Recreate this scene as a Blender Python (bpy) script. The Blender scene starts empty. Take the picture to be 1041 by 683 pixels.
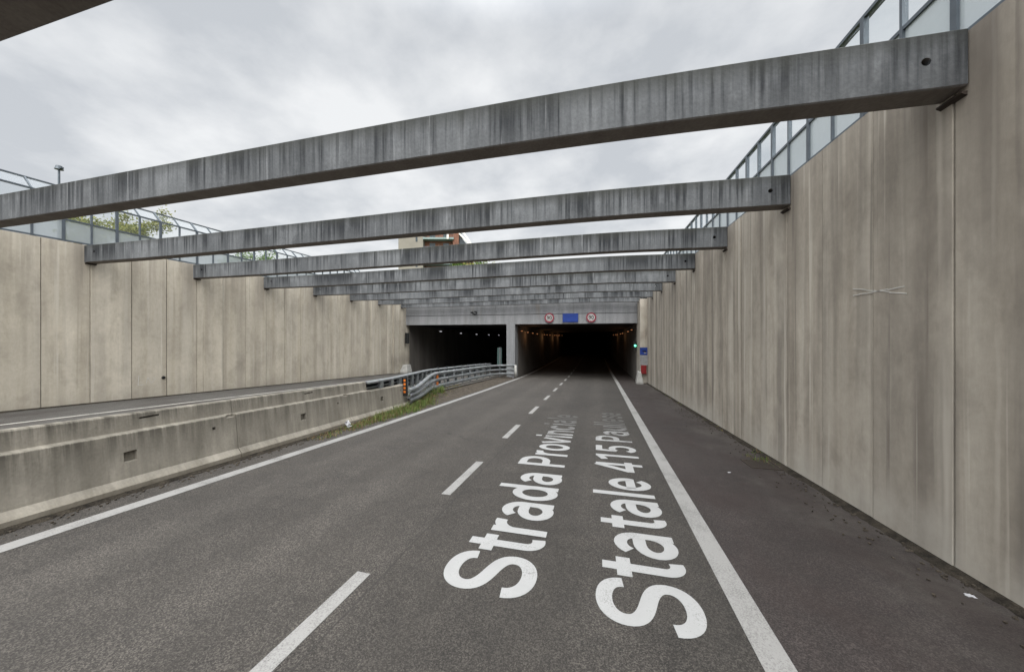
import bpy, bmesh, math, random
from mathutils import Vector, noise as mnoise
R = math.radians
rnd = random.Random(7)
sc = bpy.context.scene
col = sc.collection
h = 2.4                       # camera height above the road: everything below was measured in it
YAW = R(13.88)
F = 341.5                     # focal length of the photograph in its pixels

def at(px, py, Z):            # a pixel of the photo at depth Z (metres) as a point of the site
    X = (px - 520.5) / F * Z
    return Vector((math.cos(YAW)*X - math.sin(YAW)*Z, math.sin(YAW)*X + math.cos(YAW)*Z, h + (341.5 - py)/F*Z))

# ------------------------------------------------------------------ mesh helpers
class MB:
    def __init__(s): s.v = []; s.f = []; s.mi = []; s.cur = 0
    def add(s, vs, fs):
        n = len(s.v); s.v += [tuple(p) for p in vs]
        for f in fs: s.f.append(tuple(i + n for i in f)); s.mi.append(s.cur)
    def box(s, x0, x1, y0, y1, z0, z1):
        s.add([(x0,y0,z0),(x1,y0,z0),(x1,y1,z0),(x0,y1,z0),(x0,y0,z1),(x1,y0,z1),(x1,y1,z1),(x0,y1,z1)],
              [(3,2,1,0),(4,5,6,7),(0,1,5,4),(1,2,6,5),(2,3,7,6),(3,0,4,7)])
    def obox(s, c, ax, ay, az):   # oriented box: centre and three half axes
        c = Vector(c); ax, ay, az = Vector(ax), Vector(ay), Vector(az)
        P = [c + i*ax + j*ay + k*az for k in (-1,1) for i, j in ((-1,-1),(1,-1),(1,1),(-1,1))]
        s.add(P, [(3,2,1,0),(4,5,6,7),(0,1,5,4),(1,2,6,5),(2,3,7,6),(3,0,4,7)])
    def bar(s, a, b, w, d, up=(0,0,1)):   # rectangular bar from a to b
        a, b = Vector(a), Vector(b); t = (b-a); L = t.length; t.normalize()
        u = Vector(up)
        if abs(t.dot(u)) > .95: u = Vector((0,1,0))
        x = t.cross(u).normalized(); y = x.cross(t).normalized()
        s.obox((a+b)/2, x*w/2, y*d/2, t*L/2)
    def tube(s, pts, r, n=8, r1=None):
        pts = [Vector(p) for p in pts]; rings = []
        for i, p in enumerate(pts):
            t = (pts[min(i+1,len(pts)-1)] - pts[max(i-1,0)]).normalized()
            u = Vector((0,0,1)) if abs(t.z) < .9 else Vector((1,0,0))
            x = t.cross(u).normalized(); y = x.cross(t)
            rr = r if r1 is None else r + (r1-r)*i/(len(pts)-1)
            rings.append([p + rr*(math.cos(2*math.pi*k/n)*x + math.sin(2*math.pi*k/n)*y) for k in range(n)])
        V = [p for rg in rings for p in rg]; Fc = []
        for i in range(len(pts)-1):
            for k in range(n):
                Fc.append((i*n+k, i*n+(k+1)%n, (i+1)*n+(k+1)%n, (i+1)*n+k))
        Fc.append(tuple(range(n))[::-1]); Fc.append(tuple((len(pts)-1)*n + k for k in range(n)))
        s.add(V, Fc)
    def loft(s, sections, closed=True, caps=True):   # list of equal length point rings
        n = len(sections[0]); V = [p for q in sections for p in q]; Fc = []
        for i in range(len(sections)-1):
            for k in range(n if closed else n-1):
                Fc.append((i*n+k, i*n+(k+1)%n, (i+1)*n+(k+1)%n, (i+1)*n+k))
        if caps and closed:
            Fc.append(tuple(range(n))[::-1]); Fc.append(tuple((len(sections)-1)*n+k for k in range(n)))
        s.add(V, Fc)
    def build(s, name, mat, parent=None, smooth=False, loc=None, bevel=0):
        me = bpy.data.meshes.new(name); me.from_pydata(s.v, [], s.f)
        mats = mat if isinstance(mat, (list, tuple)) else [mat]
        for m in mats: me.materials.append(m)
        if len(mats) > 1: me.polygons.foreach_set('material_index', s.mi)
        bm = bmesh.new(); bm.from_mesh(me)
        bmesh.ops.recalc_face_normals(bm, faces=bm.faces); bm.to_mesh(me); bm.free()
        if smooth: me.polygons.foreach_set('use_smooth', [True]*len(me.polygons))
        o = bpy.data.objects.new(name, me); col.objects.link(o)
        if loc is not None: o.location = loc
        if parent is not None: o.parent = parent
        if bevel:
            b = o.modifiers.new('bevel', 'BEVEL'); b.width = bevel; b.segments = 2; b.limit_method = 'ANGLE'; b.angle_limit = R(40)
        return o

def tag(o, label=None, cat=None, group=None, kind=None):
    if label: o['label'] = label
    if cat: o['category'] = cat
    if group: o['group'] = group
    if kind: o['kind'] = kind
    return o
def empty(name, loc, label, cat, group=None, rz=0):
    o = bpy.data.objects.new(name, None); col.objects.link(o)
    o.location = loc; o.rotation_euler = (0,0,rz); o.empty_display_size = .2
    return tag(o, label, cat, group)
def copy_child(o, parent, loc=None):
    c = o.copy(); col.objects.link(c); c.parent = parent
    if loc is not None: c.location = loc
    return c
def cut(o, cutter_mb):       # boolean difference baked into the mesh
    k = cutter_mb.build('cutter', o.data.materials[0]); k.parent = o.parent
    m = o.modifiers.new('cut', 'BOOLEAN'); m.object = k; m.operation = 'DIFFERENCE'; m.solver = 'EXACT'
    bpy.context.view_layer.update()
    dg = bpy.context.evaluated_depsgraph_get()
    me = bpy.data.meshes.new_from_object(o.evaluated_get(dg))
    o.modifiers.remove(m); o.data = me
    bpy.data.objects.remove(k)

# ------------------------------------------------------------------ material helpers
class NT:
    def __init__(s, name):
        s.m = bpy.data.materials.new(name); s.m.use_nodes = True
        s.t = s.m.node_tree; s.b = s.t.nodes['Principled BSDF']; s.out = s.t.nodes['Material Output']
        s.co = s.n('ShaderNodeTexCoord').outputs['Object']
    def n(s, typ, **kw):
        q = s.t.nodes.new(typ)
        for k, v in kw.items(): setattr(q, k, v)
        return q
    def link(s, a, b): s.t.links.new(a, b)
    def put(s, sock, v):
        if hasattr(v, 'is_output'): s.link(v, sock)
        else: sock.default_value = v
    def math(s, op, a, b=0, c=None, clamp=False):
        q = s.n('ShaderNodeMath', operation=op, use_clamp=clamp); s.put(q.inputs[0], a); s.put(q.inputs[1], b)
        if c is not None: s.put(q.inputs[2], c)
        return q.outputs[0]
    def mapped(s, scale, loc=(0,0,0)):
        q = s.n('ShaderNodeMapping'); s.link(s.co, q.inputs[0]); q.inputs['Scale'].default_value = scale; q.inputs['Location'].default_value = loc
        return q.outputs[0]
    def noise(s, scale=1, vec=None, detail=4, rough=.55, dist=0):
        q = s.n('ShaderNodeTexNoise'); q.inputs['Scale'].default_value = scale; q.inputs['Detail'].default_value = detail
        q.inputs['Roughness'].default_value = rough; q.inputs['Distortion'].default_value = dist
        s.link(vec if vec is not None else s.co, q.inputs['Vector']); return q.outputs['Fac']
    def vor(s, scale, feature='F1', vec=None, out='Distance'):
        q = s.n('ShaderNodeTexVoronoi', feature=feature); q.inputs['Scale'].default_value = scale
        s.link(vec if vec is not None else s.co, q.inputs['Vector']); return q.outputs[out]
    def rng(s, v, a, b, c=0, d=1, smooth=False):
        q = s.n('ShaderNodeMapRange'); q.interpolation_type = 'SMOOTHSTEP' if smooth else 'LINEAR'
        s.put(q.inputs['Value'], v)
        for i, k in zip(('From Min','From Max','To Min','To Max'), (a,b,c,d)): s.put(q.inputs[i], k)
        return q.outputs['Result']
    def mix(s, f, a, b, typ='MIX'):
        q = s.n('ShaderNodeMix', data_type='RGBA', blend_type=typ); s.put(q.inputs['Factor'], f)
        for sock, v in ((q.inputs[6], a), (q.inputs[7], b)):
            if not hasattr(v, 'is_output'): v = tuple(v) + ((1,) if len(v) == 3 else ())
            s.put(sock, v)
        return q.outputs[2]
    def scale(s, c, f):
        q = s.n('ShaderNodeVectorMath', operation='SCALE')
        if hasattr(c, 'is_output'): s.link(c, q.inputs[0])
        else: q.inputs[0].default_value = c[:3]
        s.put(q.inputs['Scale'], f); return q.outputs[0]
    def sep(s):
        q = s.n('ShaderNodeSeparateXYZ'); s.link(s.co, q.inputs[0]); return q.outputs
    def bump(s, hgt, strength=.3, dist=.01):
        q = s.n('ShaderNodeBump'); q.inputs['Strength'].default_value = strength; q.inputs['Distance'].default_value = dist
        s.link(hgt, q.inputs['Height']); s.link(q.outputs[0], s.b.inputs['Normal'])
    def fin(s, colour, rough=.85, metal=0, spec=.3):
        if not hasattr(colour, 'is_output'): colour = tuple(colour)[:3] + (1,)
        s.put(s.b.inputs['Base Color'], colour); s.put(s.b.inputs['Roughness'], rough); s.b.inputs['Metallic'].default_value = metal
        s.b.inputs['Specular IOR Level'].default_value = spec
        return s.m

def plain(name, c, rough=.6, metal=0, var=.15, scale=6):
    t = NT(name); n = t.noise(scale, detail=5)
    return t.fin(t.scale(c, t.rng(n, .3, .7, 1-var, 1+var)), rough, metal)
def emit(name, c, strength):
    t = NT(name); t.fin((.02,.02,.02), .4)
    t.b.inputs['Emission Color'].default_value = tuple(c)+(1,); t.b.inputs['Emission Strength'].default_value = strength
    return t.m

BAY = 1.411*h; B1 = 1.954*h          # beam spacing, first beam
PANEL = BAY/3
WALL_TOP = h + 1.373*h
XL, XR = -7.47*h, 1.63*h
PORTAL = 12.2*h

def wall_mat(name, base, light, stain, stain_amt, streak_c, run_amt, band_amt, pale_foot=False):
    t = NT(name); x, y, z = t.sep()
    # one tint and one pattern for each cast panel
    idx = t.math('FLOOR', t.math('DIVIDE', t.math('SUBTRACT', y, B1+.16), PANEL))
    w = t.n('ShaderNodeTexWhiteNoise', noise_dimensions='1D'); t.link(idx, w.inputs['W']); pr = w.outputs['Value']
    off = t.n('ShaderNodeCombineXYZ'); t.put(off.inputs[0], t.math('MULTIPLY', pr, 40)); t.put(off.inputs[2], t.math('MULTIPLY', pr, 17))
    def pm(scale, loc=(0,0,0)):
        q = t.n('ShaderNodeVectorMath', operation='ADD'); t.link(t.mapped(scale, loc), q.inputs[0]); t.link(off.outputs[0], q.inputs[1]); return q.outputs[0]
    st = t.noise(1, pm((1, 2.4, .09)), detail=3, rough=.5)
    st2 = t.noise(1, pm((1, 1.3, .07), (3,9,2)), detail=3, rough=.5)
    fine = t.noise(1, pm((20, 26, 5.0)), detail=4)
    cloud = t.noise(.5, detail=7, rough=.62, dist=.3)
    blot = t.noise(1.5, pm((1,1,.55), (5,5,5)), detail=8, rough=.66, dist=.3)
    c = t.mix(t.rng(st, .32, .68), base, light)
    c = t.mix(t.math('MULTIPLY', t.rng(blot, .46, .64), .36), c, light)
    c = t.mix(t.math('MULTIPLY', t.rng(blot, .50, .34), .32), c, stain)
    c = t.mix(t.math('MULTIPLY', t.rng(st2, .46, .68), streak_c), c, stain)
    c = t.scale(c, t.rng(pr, 0, 1, .93, 1.05))
    c = t.scale(c, t.rng(cloud, .3, .72, .88, 1.08))
    c = t.scale(c, t.rng(fine, .3, .7, .96, 1.04))
    c = t.scale(c, t.rng(t.noise(7, detail=6, rough=.75), .3, .7, .91, 1.07))
    # wet-looking bands of unequal width, paler or darker from top to bottom, wandering a little
    wob = t.math('ADD', y, t.math('MULTIPLY', t.math('SUBTRACT', t.noise(1, t.mapped((1, .8, .9), (4,4,4)), detail=3), .5), .09))
    def band(fr, seed):
        q = t.n('ShaderNodeCombineXYZ'); t.put(q.inputs[1], t.math('MULTIPLY', wob, fr)); t.put(q.inputs[2], t.math('MULTIPLY', z, .05)); q.inputs[0].default_value = seed
        return t.noise(1, q.outputs[0], detail=3, rough=.62)
    bd = band(1.5, 3.1); bp = band(2.2, 8.4); fadez = t.rng(t.noise(1, t.mapped((1,.8,.5), (9,1,3)), detail=4), .36, .58)
    c = t.mix(t.math('MULTIPLY', t.rng(bd, .50, .60), t.math('MULTIPLY', fadez, band_amt)), c, stain)
    c = t.mix(t.math('MULTIPLY', t.rng(bp, .55, .62), t.math('MULTIPLY', fadez, band_amt)), c, (.53,.49,.42))
    # separate water runs: narrow, starting at different heights
    ra = t.noise(1, t.mapped((1, 4.6, .05), (11,2,8)), detail=3, rough=.55)
    rb = t.noise(1, t.mapped((1, 4.6, .45), (2,22,4)), detail=4)
    runs = t.math('MULTIPLY', t.rng(ra, .60, .67, 0, 1, True), t.rng(rb, .38, .56))
    c = t.mix(t.math('MULTIPLY', runs, run_amt), c, stain)
    lime = t.math('MULTIPLY', t.rng(t.noise(1, t.mapped((1, 5.2, .06), (31,3,8)), detail=3, rough=.6), .60, .67, 0, 1, True), t.rng(rb, .42, .6))
    c = t.mix(t.math('MULTIPLY', lime, .62), c, (.56,.52,.445))
    # grime washed down from the top edge; darker beside each bearing
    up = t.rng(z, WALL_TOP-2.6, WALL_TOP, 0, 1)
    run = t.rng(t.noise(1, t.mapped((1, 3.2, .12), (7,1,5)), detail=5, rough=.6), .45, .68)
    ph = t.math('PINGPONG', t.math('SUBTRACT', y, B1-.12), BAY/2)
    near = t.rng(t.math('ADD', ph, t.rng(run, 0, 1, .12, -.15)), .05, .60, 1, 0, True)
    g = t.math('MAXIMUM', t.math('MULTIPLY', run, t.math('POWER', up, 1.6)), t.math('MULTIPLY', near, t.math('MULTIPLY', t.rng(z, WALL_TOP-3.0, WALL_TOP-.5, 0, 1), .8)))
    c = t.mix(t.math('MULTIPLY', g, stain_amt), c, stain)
    foot = t.rng(t.math('ADD', z, t.math('ADD', t.math('MULTIPLY', y, .047), t.math('MULTIPLY', blot, -.5))), -.2, .6, .85 if pale_foot else .6, 0)
    c = t.mix(t.math('MULTIPLY', foot, t.rng(cloud, .35, .6)), c, (.40,.375,.33) if pale_foot else (.19,.17,.14))
    pits = t.rng(t.vor(24), .0, .09, 1, 0)
    c = t.mix(t.math('MULTIPLY', pits, .35), c, (.12,.11,.09))
    t.bump(t.math('ADD', t.math('MULTIPLY', blot, .5), t.math('ADD', t.math('MULTIPLY', fine, .5), t.math('MULTIPLY', pits, -.5))), .35, .012)
    return t.fin(c, .9, 0, .2)

M = {}
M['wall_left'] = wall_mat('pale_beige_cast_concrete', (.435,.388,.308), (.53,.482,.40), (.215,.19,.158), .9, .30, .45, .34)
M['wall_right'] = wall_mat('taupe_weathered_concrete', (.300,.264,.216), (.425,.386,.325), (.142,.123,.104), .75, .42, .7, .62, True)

def beam_mat():
    t = NT('streaked_grey_concrete'); x, y, z = t.sep()   # object space: origin at the beam's own middle, top near z = 0
    oi = t.n('ShaderNodeObjectInfo').outputs['Random']
    q = t.n('ShaderNodeCombineXYZ'); t.put(q.inputs[0], t.math('MULTIPLY', oi, 91)); t.put(q.inputs[1], t.math('MULTIPLY', oi, 37))
    v = t.n('ShaderNodeVectorMath', operation='ADD'); t.link(t.co, v.inputs[0]); t.link(q.outputs[0], v.inputs[1])
    def mp(sv, loc=(0,0,0)):
        k = t.n('ShaderNodeMapping'); t.link(v.outputs[0], k.inputs[0]); k.inputs['Scale'].default_value = sv; k.inputs['Location'].default_value = loc; return k.outputs[0]
    fine = t.noise(24, v.outputs[0], detail=4)
    clus = t.noise(1, mp((.75,.4,.1)), detail=3, rough=.6)
    s1 = t.noise(1, mp((4.2,.6,.10), (3,0,1)), detail=5, rough=.6)
    s2 = t.noise(1, mp((12,1,.30), (5,2,1)), detail=4, rough=.6)
    blot = t.noise(1, mp((2.2,1,1.6), (8,2,3)), detail=7, rough=.7)
    # casting sections of unequal length, each with its own tone
    sx = t.n('ShaderNodeSeparateXYZ'); t.link(v.outputs[0], sx.inputs[0])
    cell = t.math('FLOOR', t.math('ADD', t.math('MULTIPLY', sx.outputs[0], .8), t.math('MULTIPLY', t.math('SINE', t.math('MULTIPLY', sx.outputs[0], 1.3)), .6)))
    w = t.n('ShaderNodeTexWhiteNoise', noise_dimensions='1D'); t.link(cell, w.inputs['W'])
    c = t.mix(t.rng(s1, .35, .65), (.080,.084,.088), (.138,.143,.147))
    c = t.scale(c, t.rng(w.outputs['Value'], 0, 1, .88, 1.10))
    c = t.mix(t.math('MULTIPLY', t.rng(blot, .50, .66), .35), c, (.20,.206,.212))
    depth = t.rng(z, -.75, .1, 0, 1)
    mixv = t.math('ADD', t.math('ADD', t.math('MULTIPLY', s1, .55), t.math('MULTIPLY', s2, .35)), t.math('MULTIPLY', clus, .75))
    mixv = t.math('ADD', mixv, t.math('MULTIPLY', t.math('SUBTRACT', w.outputs['Value'], .5), -.10))
    dark = t.math('MULTIPLY', t.rng(mixv, .785, .93, 0, 1), t.rng(t.math('ADD', depth, t.math('MULTIPLY', s2, .9)), .50, 1.10, .38, 1))
    c = t.mix(t.math('MULTIPLY', dark, .86), c, (.013,.0145,.017))
    drip = t.math('MULTIPLY', t.rng(s2, .52, .66), t.rng(t.math('ADD', depth, s1), .75, 1.25, 0, .7))
    c = t.mix(drip, c, (.018,.020,.023))
    top = t.rng(t.math('ADD', z, t.math('ADD', t.math('MULTIPLY', fine, .06), t.math('MULTIPLY', s1, .30))), -.02, .26, 0, .8)
    c = t.mix(top, c, (.030,.031,.026))
    lime = t.rng(t.noise(1, mp((8,1,.4), (15,22,1)), detail=4), .64, .70, 0, .4)
    c = t.mix(lime, c, (.24,.245,.25))
    # sheltered soffit without streaks; its lighter brown paints in bounce from the road
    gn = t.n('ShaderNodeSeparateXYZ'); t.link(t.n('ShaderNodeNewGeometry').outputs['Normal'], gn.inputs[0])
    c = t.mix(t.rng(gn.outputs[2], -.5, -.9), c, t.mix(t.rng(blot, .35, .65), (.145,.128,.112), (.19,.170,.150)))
    c = t.scale(c, t.rng(fine, .3, .7, .88, 1.1))
    t.bump(t.math('ADD', fine, t.math('MULTIPLY', blot, 2)), .3, .012)
    return t.fin(c, .88, 0, .2)
M['beam'] = beam_mat()

def lintel_mat():
    t = NT('smooth_grey_lintel_concrete')
    st = t.noise(1, t.mapped((2.2,1,.3)), detail=5, rough=.6); f = t.noise(9, detail=5)
    c = t.mix(t.rng(st, .38, .66), (.185,.189,.195), (.25,.254,.26))
    rust = t.rng(t.noise(1, t.mapped((1.3,1,.12), (4,0,9)), detail=4), .62, .74, 0, .5)
    c = t.mix(rust, c, (.20,.165,.13))
    c = t.scale(c, t.rng(f, .3, .7, .9, 1.08)); t.bump(f, .2, .01)
    return t.fin(c, .85)
M['lintel'] = lintel_mat()

def asphalt(name, dark, lightc, tint, patchy, tracks=True):
    t = NT(name); x, y, z = t.sep()
    v1 = t.vor(105, out='Color'); s1 = t.n('ShaderNodeSeparateColor'); t.link(v1, s1.inputs[0])
    v2 = t.vor(230, out='Color'); s2 = t.n('ShaderNodeSeparateColor'); t.link(v2, s2.inputs[0])
    g = t.math('ADD', t.math('MULTIPLY', t.math('POWER', s1.outputs[0], 2.6), .95), t.math('MULTIPLY', s2.outputs[1], .45))
    c = t.mix(g, dark, lightc)
    big = t.noise(.45, detail=6, rough=.62); mid = t.noise(3.1, detail=5, rough=.6)
    c = t.mix(t.math('MULTIPLY', t.rng(big, .42, .68), patchy), c, t.scale(c, .62))
    c = t.scale(c, t.rng(mid, .3, .7, .80, 1.18))
    c = t.mix(t.math('MULTIPLY', t.rng(t.noise(1, t.mapped((1.5,.08,1)), detail=4), .4, .7), .35), c, tint)
    if tracks:      # polished wheel paths, two to each lane
        for cx in (-.05*h-1.5, -.05*h+.2, -1.85*h-1.0, -1.85*h+.75):
            d = t.rng(t.math('ABSOLUTE', t.math('SUBTRACT', x, cx)), .10, .50, .34, 0, True)
            c = t.mix(d, c, t.scale(c, 1.45))
        rl = t.math('ADD', x, t.math('MULTIPLY', t.math('SUBTRACT', big, .5), .8))
        c = t.mix(t.math('MULTIPLY', t.rng(rl, -.98*h, -.80*h), .55), c, t.scale(c, .64))     # the right lane was laid with a darker mix
        seam = t.rng(t.math('ABSOLUTE', t.math('ADD', t.math('SUBTRACT', x, -1.005*h+.22), t.math('MULTIPLY', t.math('SUBTRACT', mid, .5), .05))), .004, .016, .75, 0)
        c = t.mix(seam, c, (.025,.023,.021))
        q = t.n('ShaderNodeVectorMath', operation='ADD'); t.link(t.mapped((1,.6,0)), q.inputs[0]); t.link(t.noise(1.8, detail=5), q.inputs[1])
        crack = t.math('MULTIPLY', t.rng(t.vor(.30, 'DISTANCE_TO_EDGE', q.outputs[0]), .0015, .0045, .8, 0), t.rng(big, .50, .56))
        c = t.mix(crack, c, (.025,.023,.021))
    if not tracks:  # pale dust and mud lying towards the wall
        dn = t.noise(1.3, detail=7, rough=.7)
        d = t.math('MULTIPLY', t.rng(t.math('ADD', x, t.math('MULTIPLY', t.math('SUBTRACT', dn, .5), 2.2)), 2.6, 3.8, 0, .75), t.rng(dn, .36, .62))
        c = t.mix(d, c, (.066,.059,.051))
        c = t.mix(t.rng(t.noise(.9, t.mapped((1,.5,1), (6,6,6)), detail=6, rough=.65), .48, .66, 0, .6), c, (.026,.018,.016))
    oil = t.rng(t.noise(1, t.mapped((2.2,.35,1), (9,4,0)), detail=5), .62, .75, 0, .35)
    c = t.mix(oil, c, t.scale(c, .6))
    t.bump(t.math('ADD', t.math('MULTIPLY', s1.outputs[0], .8), t.math('MULTIPLY', s2.outputs[1], .5)), .55, .006)
    return t.fin(c, t.rng(mid, .3, .7, .74, .9), 0, .3)
M['asphalt'] = asphalt('worn_grey_asphalt', (.0105,.0095,.0086), (.094,.084,.0735), (.037,.033,.0285), .5)
M['shoulder'] = asphalt('dirty_dark_shoulder_asphalt', (.0115,.0092,.0088), (.062,.051,.047), (.031,.0235,.020), .7, False)
M['asphalt_left'] = asphalt('left_carriageway_asphalt', (.034,.032,.029), (.115,.108,.098), (.075,.07,.063), .3, False)

def paint(name, c, wear_lo, wear_hi, far_fade=None):
    t = NT(name)
    n = t.noise(60, detail=4, rough=.7); b = t.noise(2.2, detail=5, rough=.65); v = t.vor(110)
    w = t.math('ADD', t.math('MULTIPLY', n, .6), t.math('ADD', t.math('MULTIPLY', b, .55), t.math('MULTIPLY', v, .12)))
    if far_fade: w = t.math('ADD', w, t.rng(t.sep()[1], far_fade[0], far_fade[1], 0, .42))      # the street-name overlay fades out towards the tunnel
    cc = t.mix(t.rng(w, wear_lo, wear_hi), t.scale(c, t.rng(b, .3, .7, .90, 1.06)), (.06,.057,.053))
    t.bump(n, .3, .004)
    return t.fin(cc, .65)
M['paint'] = paint('worn_white_road_paint', (.235,.23,.220), .61, .86)
M['overlay_text'] = paint('white_overlay_lettering', (.285,.285,.28), .69, .90, (3.4*h, 5.6*h))
M['paint_thin'] = paint('faded_line_paint', (.36,.345,.31), .62, .80)

def barrier_mat():
    t = NT('stained_barrier_concrete'); x, y, z = t.sep()
    st = t.noise(1, t.mapped((1,7,.5)), detail=6, rough=.65); cl = t.noise(1.6, detail=6, rough=.6); f = t.noise(26, detail=4)
    c = t.mix(t.rng(st, .36, .66), (.26,.242,.20), (.385,.36,.305))
    c = t.scale(c, t.rng(cl, .3, .7, .80, 1.1))
    hz = t.math('ADD', z, t.math('MULTIPLY', y, .045))        # height above the road
    below = t.math('MULTIPLY', t.rng(hz, .38, .93, 0, 1), t.rng(hz, .935, .96, 1, 0))
    above = t.math('MULTIPLY', t.rng(hz, .95, 1.24, .15, 1), t.rng(hz, .945, .955, 0, 1))
    run = t.rng(t.noise(1, t.mapped((1,9,.35), (3,5,1)), detail=6, rough=.7), .40, .66)
    c = t.mix(t.math('MULTIPLY', run, t.math('MULTIPLY', t.math('ADD', t.math('POWER', below, 1.4), above), .88)), c, (.085,.08,.066))
    c = t.mix(t.rng(hz, .0, .13, .55, 0), c, (.15,.125,.09))
    pits = t.rng(t.vor(34), 0, .08, .5, 0)
    c = t.mix(pits, c, (.11,.10,.08)); c = t.scale(c, t.rng(f, .3, .7, .92, 1.08))
    t.bump(t.math('ADD', f, t.math('MULTIPLY', cl, 2)), .35, .012)
    return t.fin(c, .9, 0, .2)
M['barrier'] = barrier_mat()

def soil_mat():
    t = NT('dry_brown_dirt'); n = t.noise(5, detail=8, rough=.7); b = t.noise(60, detail=3)
    c = t.mix(t.rng(n, .35, .65), (.032,.027,.022), (.085,.072,.057)); c = t.scale(c, t.rng(b, .3, .7, .7, 1.3))
    t.bump(t.math('ADD', n, b), .7, .02); return t.fin(c, .95, 0, .1)
M['soil'] = soil_mat()
def grit_mat():
    t = NT('dark_damp_grit'); n = t.noise(7, detail=8, rough=.7); b = t.noise(70, detail=3)
    c = t.mix(t.rng(n, .35, .65), (.012,.0105,.009), (.045,.038,.029)); c = t.scale(c, t.rng(b, .3, .7, .6, 1.4))
    t.bump(t.math('ADD', n, b), .7, .02); return t.fin(c, .95, 0, .1)
M['grit'] = grit_mat()
def field_mat():
    t = NT('rough_grass_field'); n = t.noise(.3, detail=8, rough=.7)
    return t.fin(t.mix(t.rng(n, .35, .65), (.045,.06,.02), (.10,.10,.05)), .95, 0, .1)
M['field'] = field_mat()
def tunnel_mat(name, c):
    t = NT(name); n = t.noise(1, t.mapped((1,1,.2)), detail=5); return t.fin(t.scale(c, t.rng(n, .3, .7, .7, 1.2)), .9)
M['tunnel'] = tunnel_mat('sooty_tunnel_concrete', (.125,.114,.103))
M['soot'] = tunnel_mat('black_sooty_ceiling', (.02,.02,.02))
M['pale_concrete'] = plain('pale_cast_concrete', (.30,.295,.275), .85, 0, .2, 5)
def galv():
    t = NT('galvanised_steel'); n = t.noise(3, detail=6); v = t.vor(40, out='Color')
    c = t.mix(t.rng(n, .3, .7), (.17,.182,.186), (.30,.313,.318)); c = t.mix(.12, c, v, 'OVERLAY')
    rust = t.rng(t.noise(1.7, detail=7, rough=.7), .62, .75, 0, .35); c = t.mix(rust, c, (.17,.11,.07))
    return t.fin(c, t.rng(n, .3, .7, .42, .62), .55, .4)
M['galv'] = galv()
M['galv_shaded'] = plain('dull_shaded_zinc', (.050,.056,.060), .55, .3, .2, 5)  # shade on the backs of the rear rails, painted into the zinc colour
M['fence_metal'] = plain('blue_grey_painted_steel', (.085,.10,.115), .45, .3, .15, 4)
M['dark'] = plain('dark_housing', (.02,.021,.022), .5)
M['black'] = plain('black_plastic', (.012,.012,.012), .5)
M['orange'] = plain('orange_reflector', (.52,.14,.02), .3)
M['red'] = plain('red_enamel', (.20,.018,.02), .4)
M['red_ring'] = plain('red_sign_ring', (.20,.035,.05), .4)
M['white'] = plain('white_sign_face', (.34,.33,.32), .5, 0, .06)
M['blue'] = plain('blue_sign_face', (.013,.038,.20), .45, 0, .12, 2)
M['navy'] = plain('dark_navy_mark', (.006,.012,.06), .5)
M['grey_cab'] = plain('pale_grey_cabinet', (.24,.24,.24), .5)
M['paper'] = plain('white_paper', (.36,.36,.37), .7)
M['white_mark'] = plain('white_stroke', (.50,.485,.45), .9)
M['iron'] = plain('rusty_iron', (.045,.035,.028), .7, .3)
M['brick'] = plain('orange_brick', (.155,.075,.05), .9, 0, .25, 2)
M['cream'] = plain('cream_render', (.20,.185,.155), .9, 0, .08, .5)
M['slab'] = plain('grey_green_balcony_slab', (.20,.26,.25), .8)
M['teal'] = plain('dull_teal_panel', (.05,.085,.08), .6)
M['offwhite'] = plain('offwhite_rafter', (.62,.60,.55), .7)
M['glassdark'] = plain('dark_window', (.04,.05,.055), .15)
M['bark'] = plain('brown_bark', (.075,.055,.04), .9, 0, .3, 9)
def clear():
    t = NT('clear_acrylic'); tr = t.n('ShaderNodeBsdfTransparent'); tr.inputs[0].default_value = (.95,.965,.97,1)
    gl = t.n('ShaderNodeBsdfGlossy'); gl.inputs['Roughness'].default_value = .05
    df = t.n('ShaderNodeBsdfDiffuse'); df.inputs[0].default_value = (.55,.57,.58,1)
    m1 = t.n('ShaderNodeMixShader'); m1.inputs[0].default_value = .02; t.link(tr.outputs[0], m1.inputs[1]); t.link(gl.outputs[0], m1.inputs[2])
    m2 = t.n('ShaderNodeMixShader'); t.put(m2.inputs[0], t.rng(t.noise(1.2, detail=6), .4, .7, .02, .04)); t.link(m1.outputs[0], m2.inputs[1]); t.link(df.outputs[0], m2.inputs[2])
    t.link(m2.outputs[0], t.out.inputs[0]); return t.m
M['clear'] = clear()
def frosted():
    t = NT('frosted_acrylic'); tr = t.n('ShaderNodeBsdfTransparent'); tr.inputs[0].default_value = (.86,.885,.90,1)
    tl = t.n('ShaderNodeBsdfTranslucent'); tl.inputs[0].default_value = (.62,.65,.66,1)
    df = t.n('ShaderNodeBsdfDiffuse'); df.inputs[0].default_value = (.40,.425,.44,1)
    m1 = t.n('ShaderNodeMixShader'); m1.inputs[0].default_value = .5; t.link(tl.outputs[0], m1.inputs[1]); t.link(df.outputs[0], m1.inputs[2])
    m2 = t.n('ShaderNodeMixShader'); t.put(m2.inputs[0], t.rng(t.noise(.9, detail=5), .3, .7, .45, .62)); t.link(tr.outputs[0], m2.inputs[1]); t.link(m1.outputs[0], m2.inputs[2])
    t.link(m2.outputs[0], t.out.inputs[0]); return t.m
M['frost'] = frosted()
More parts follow.
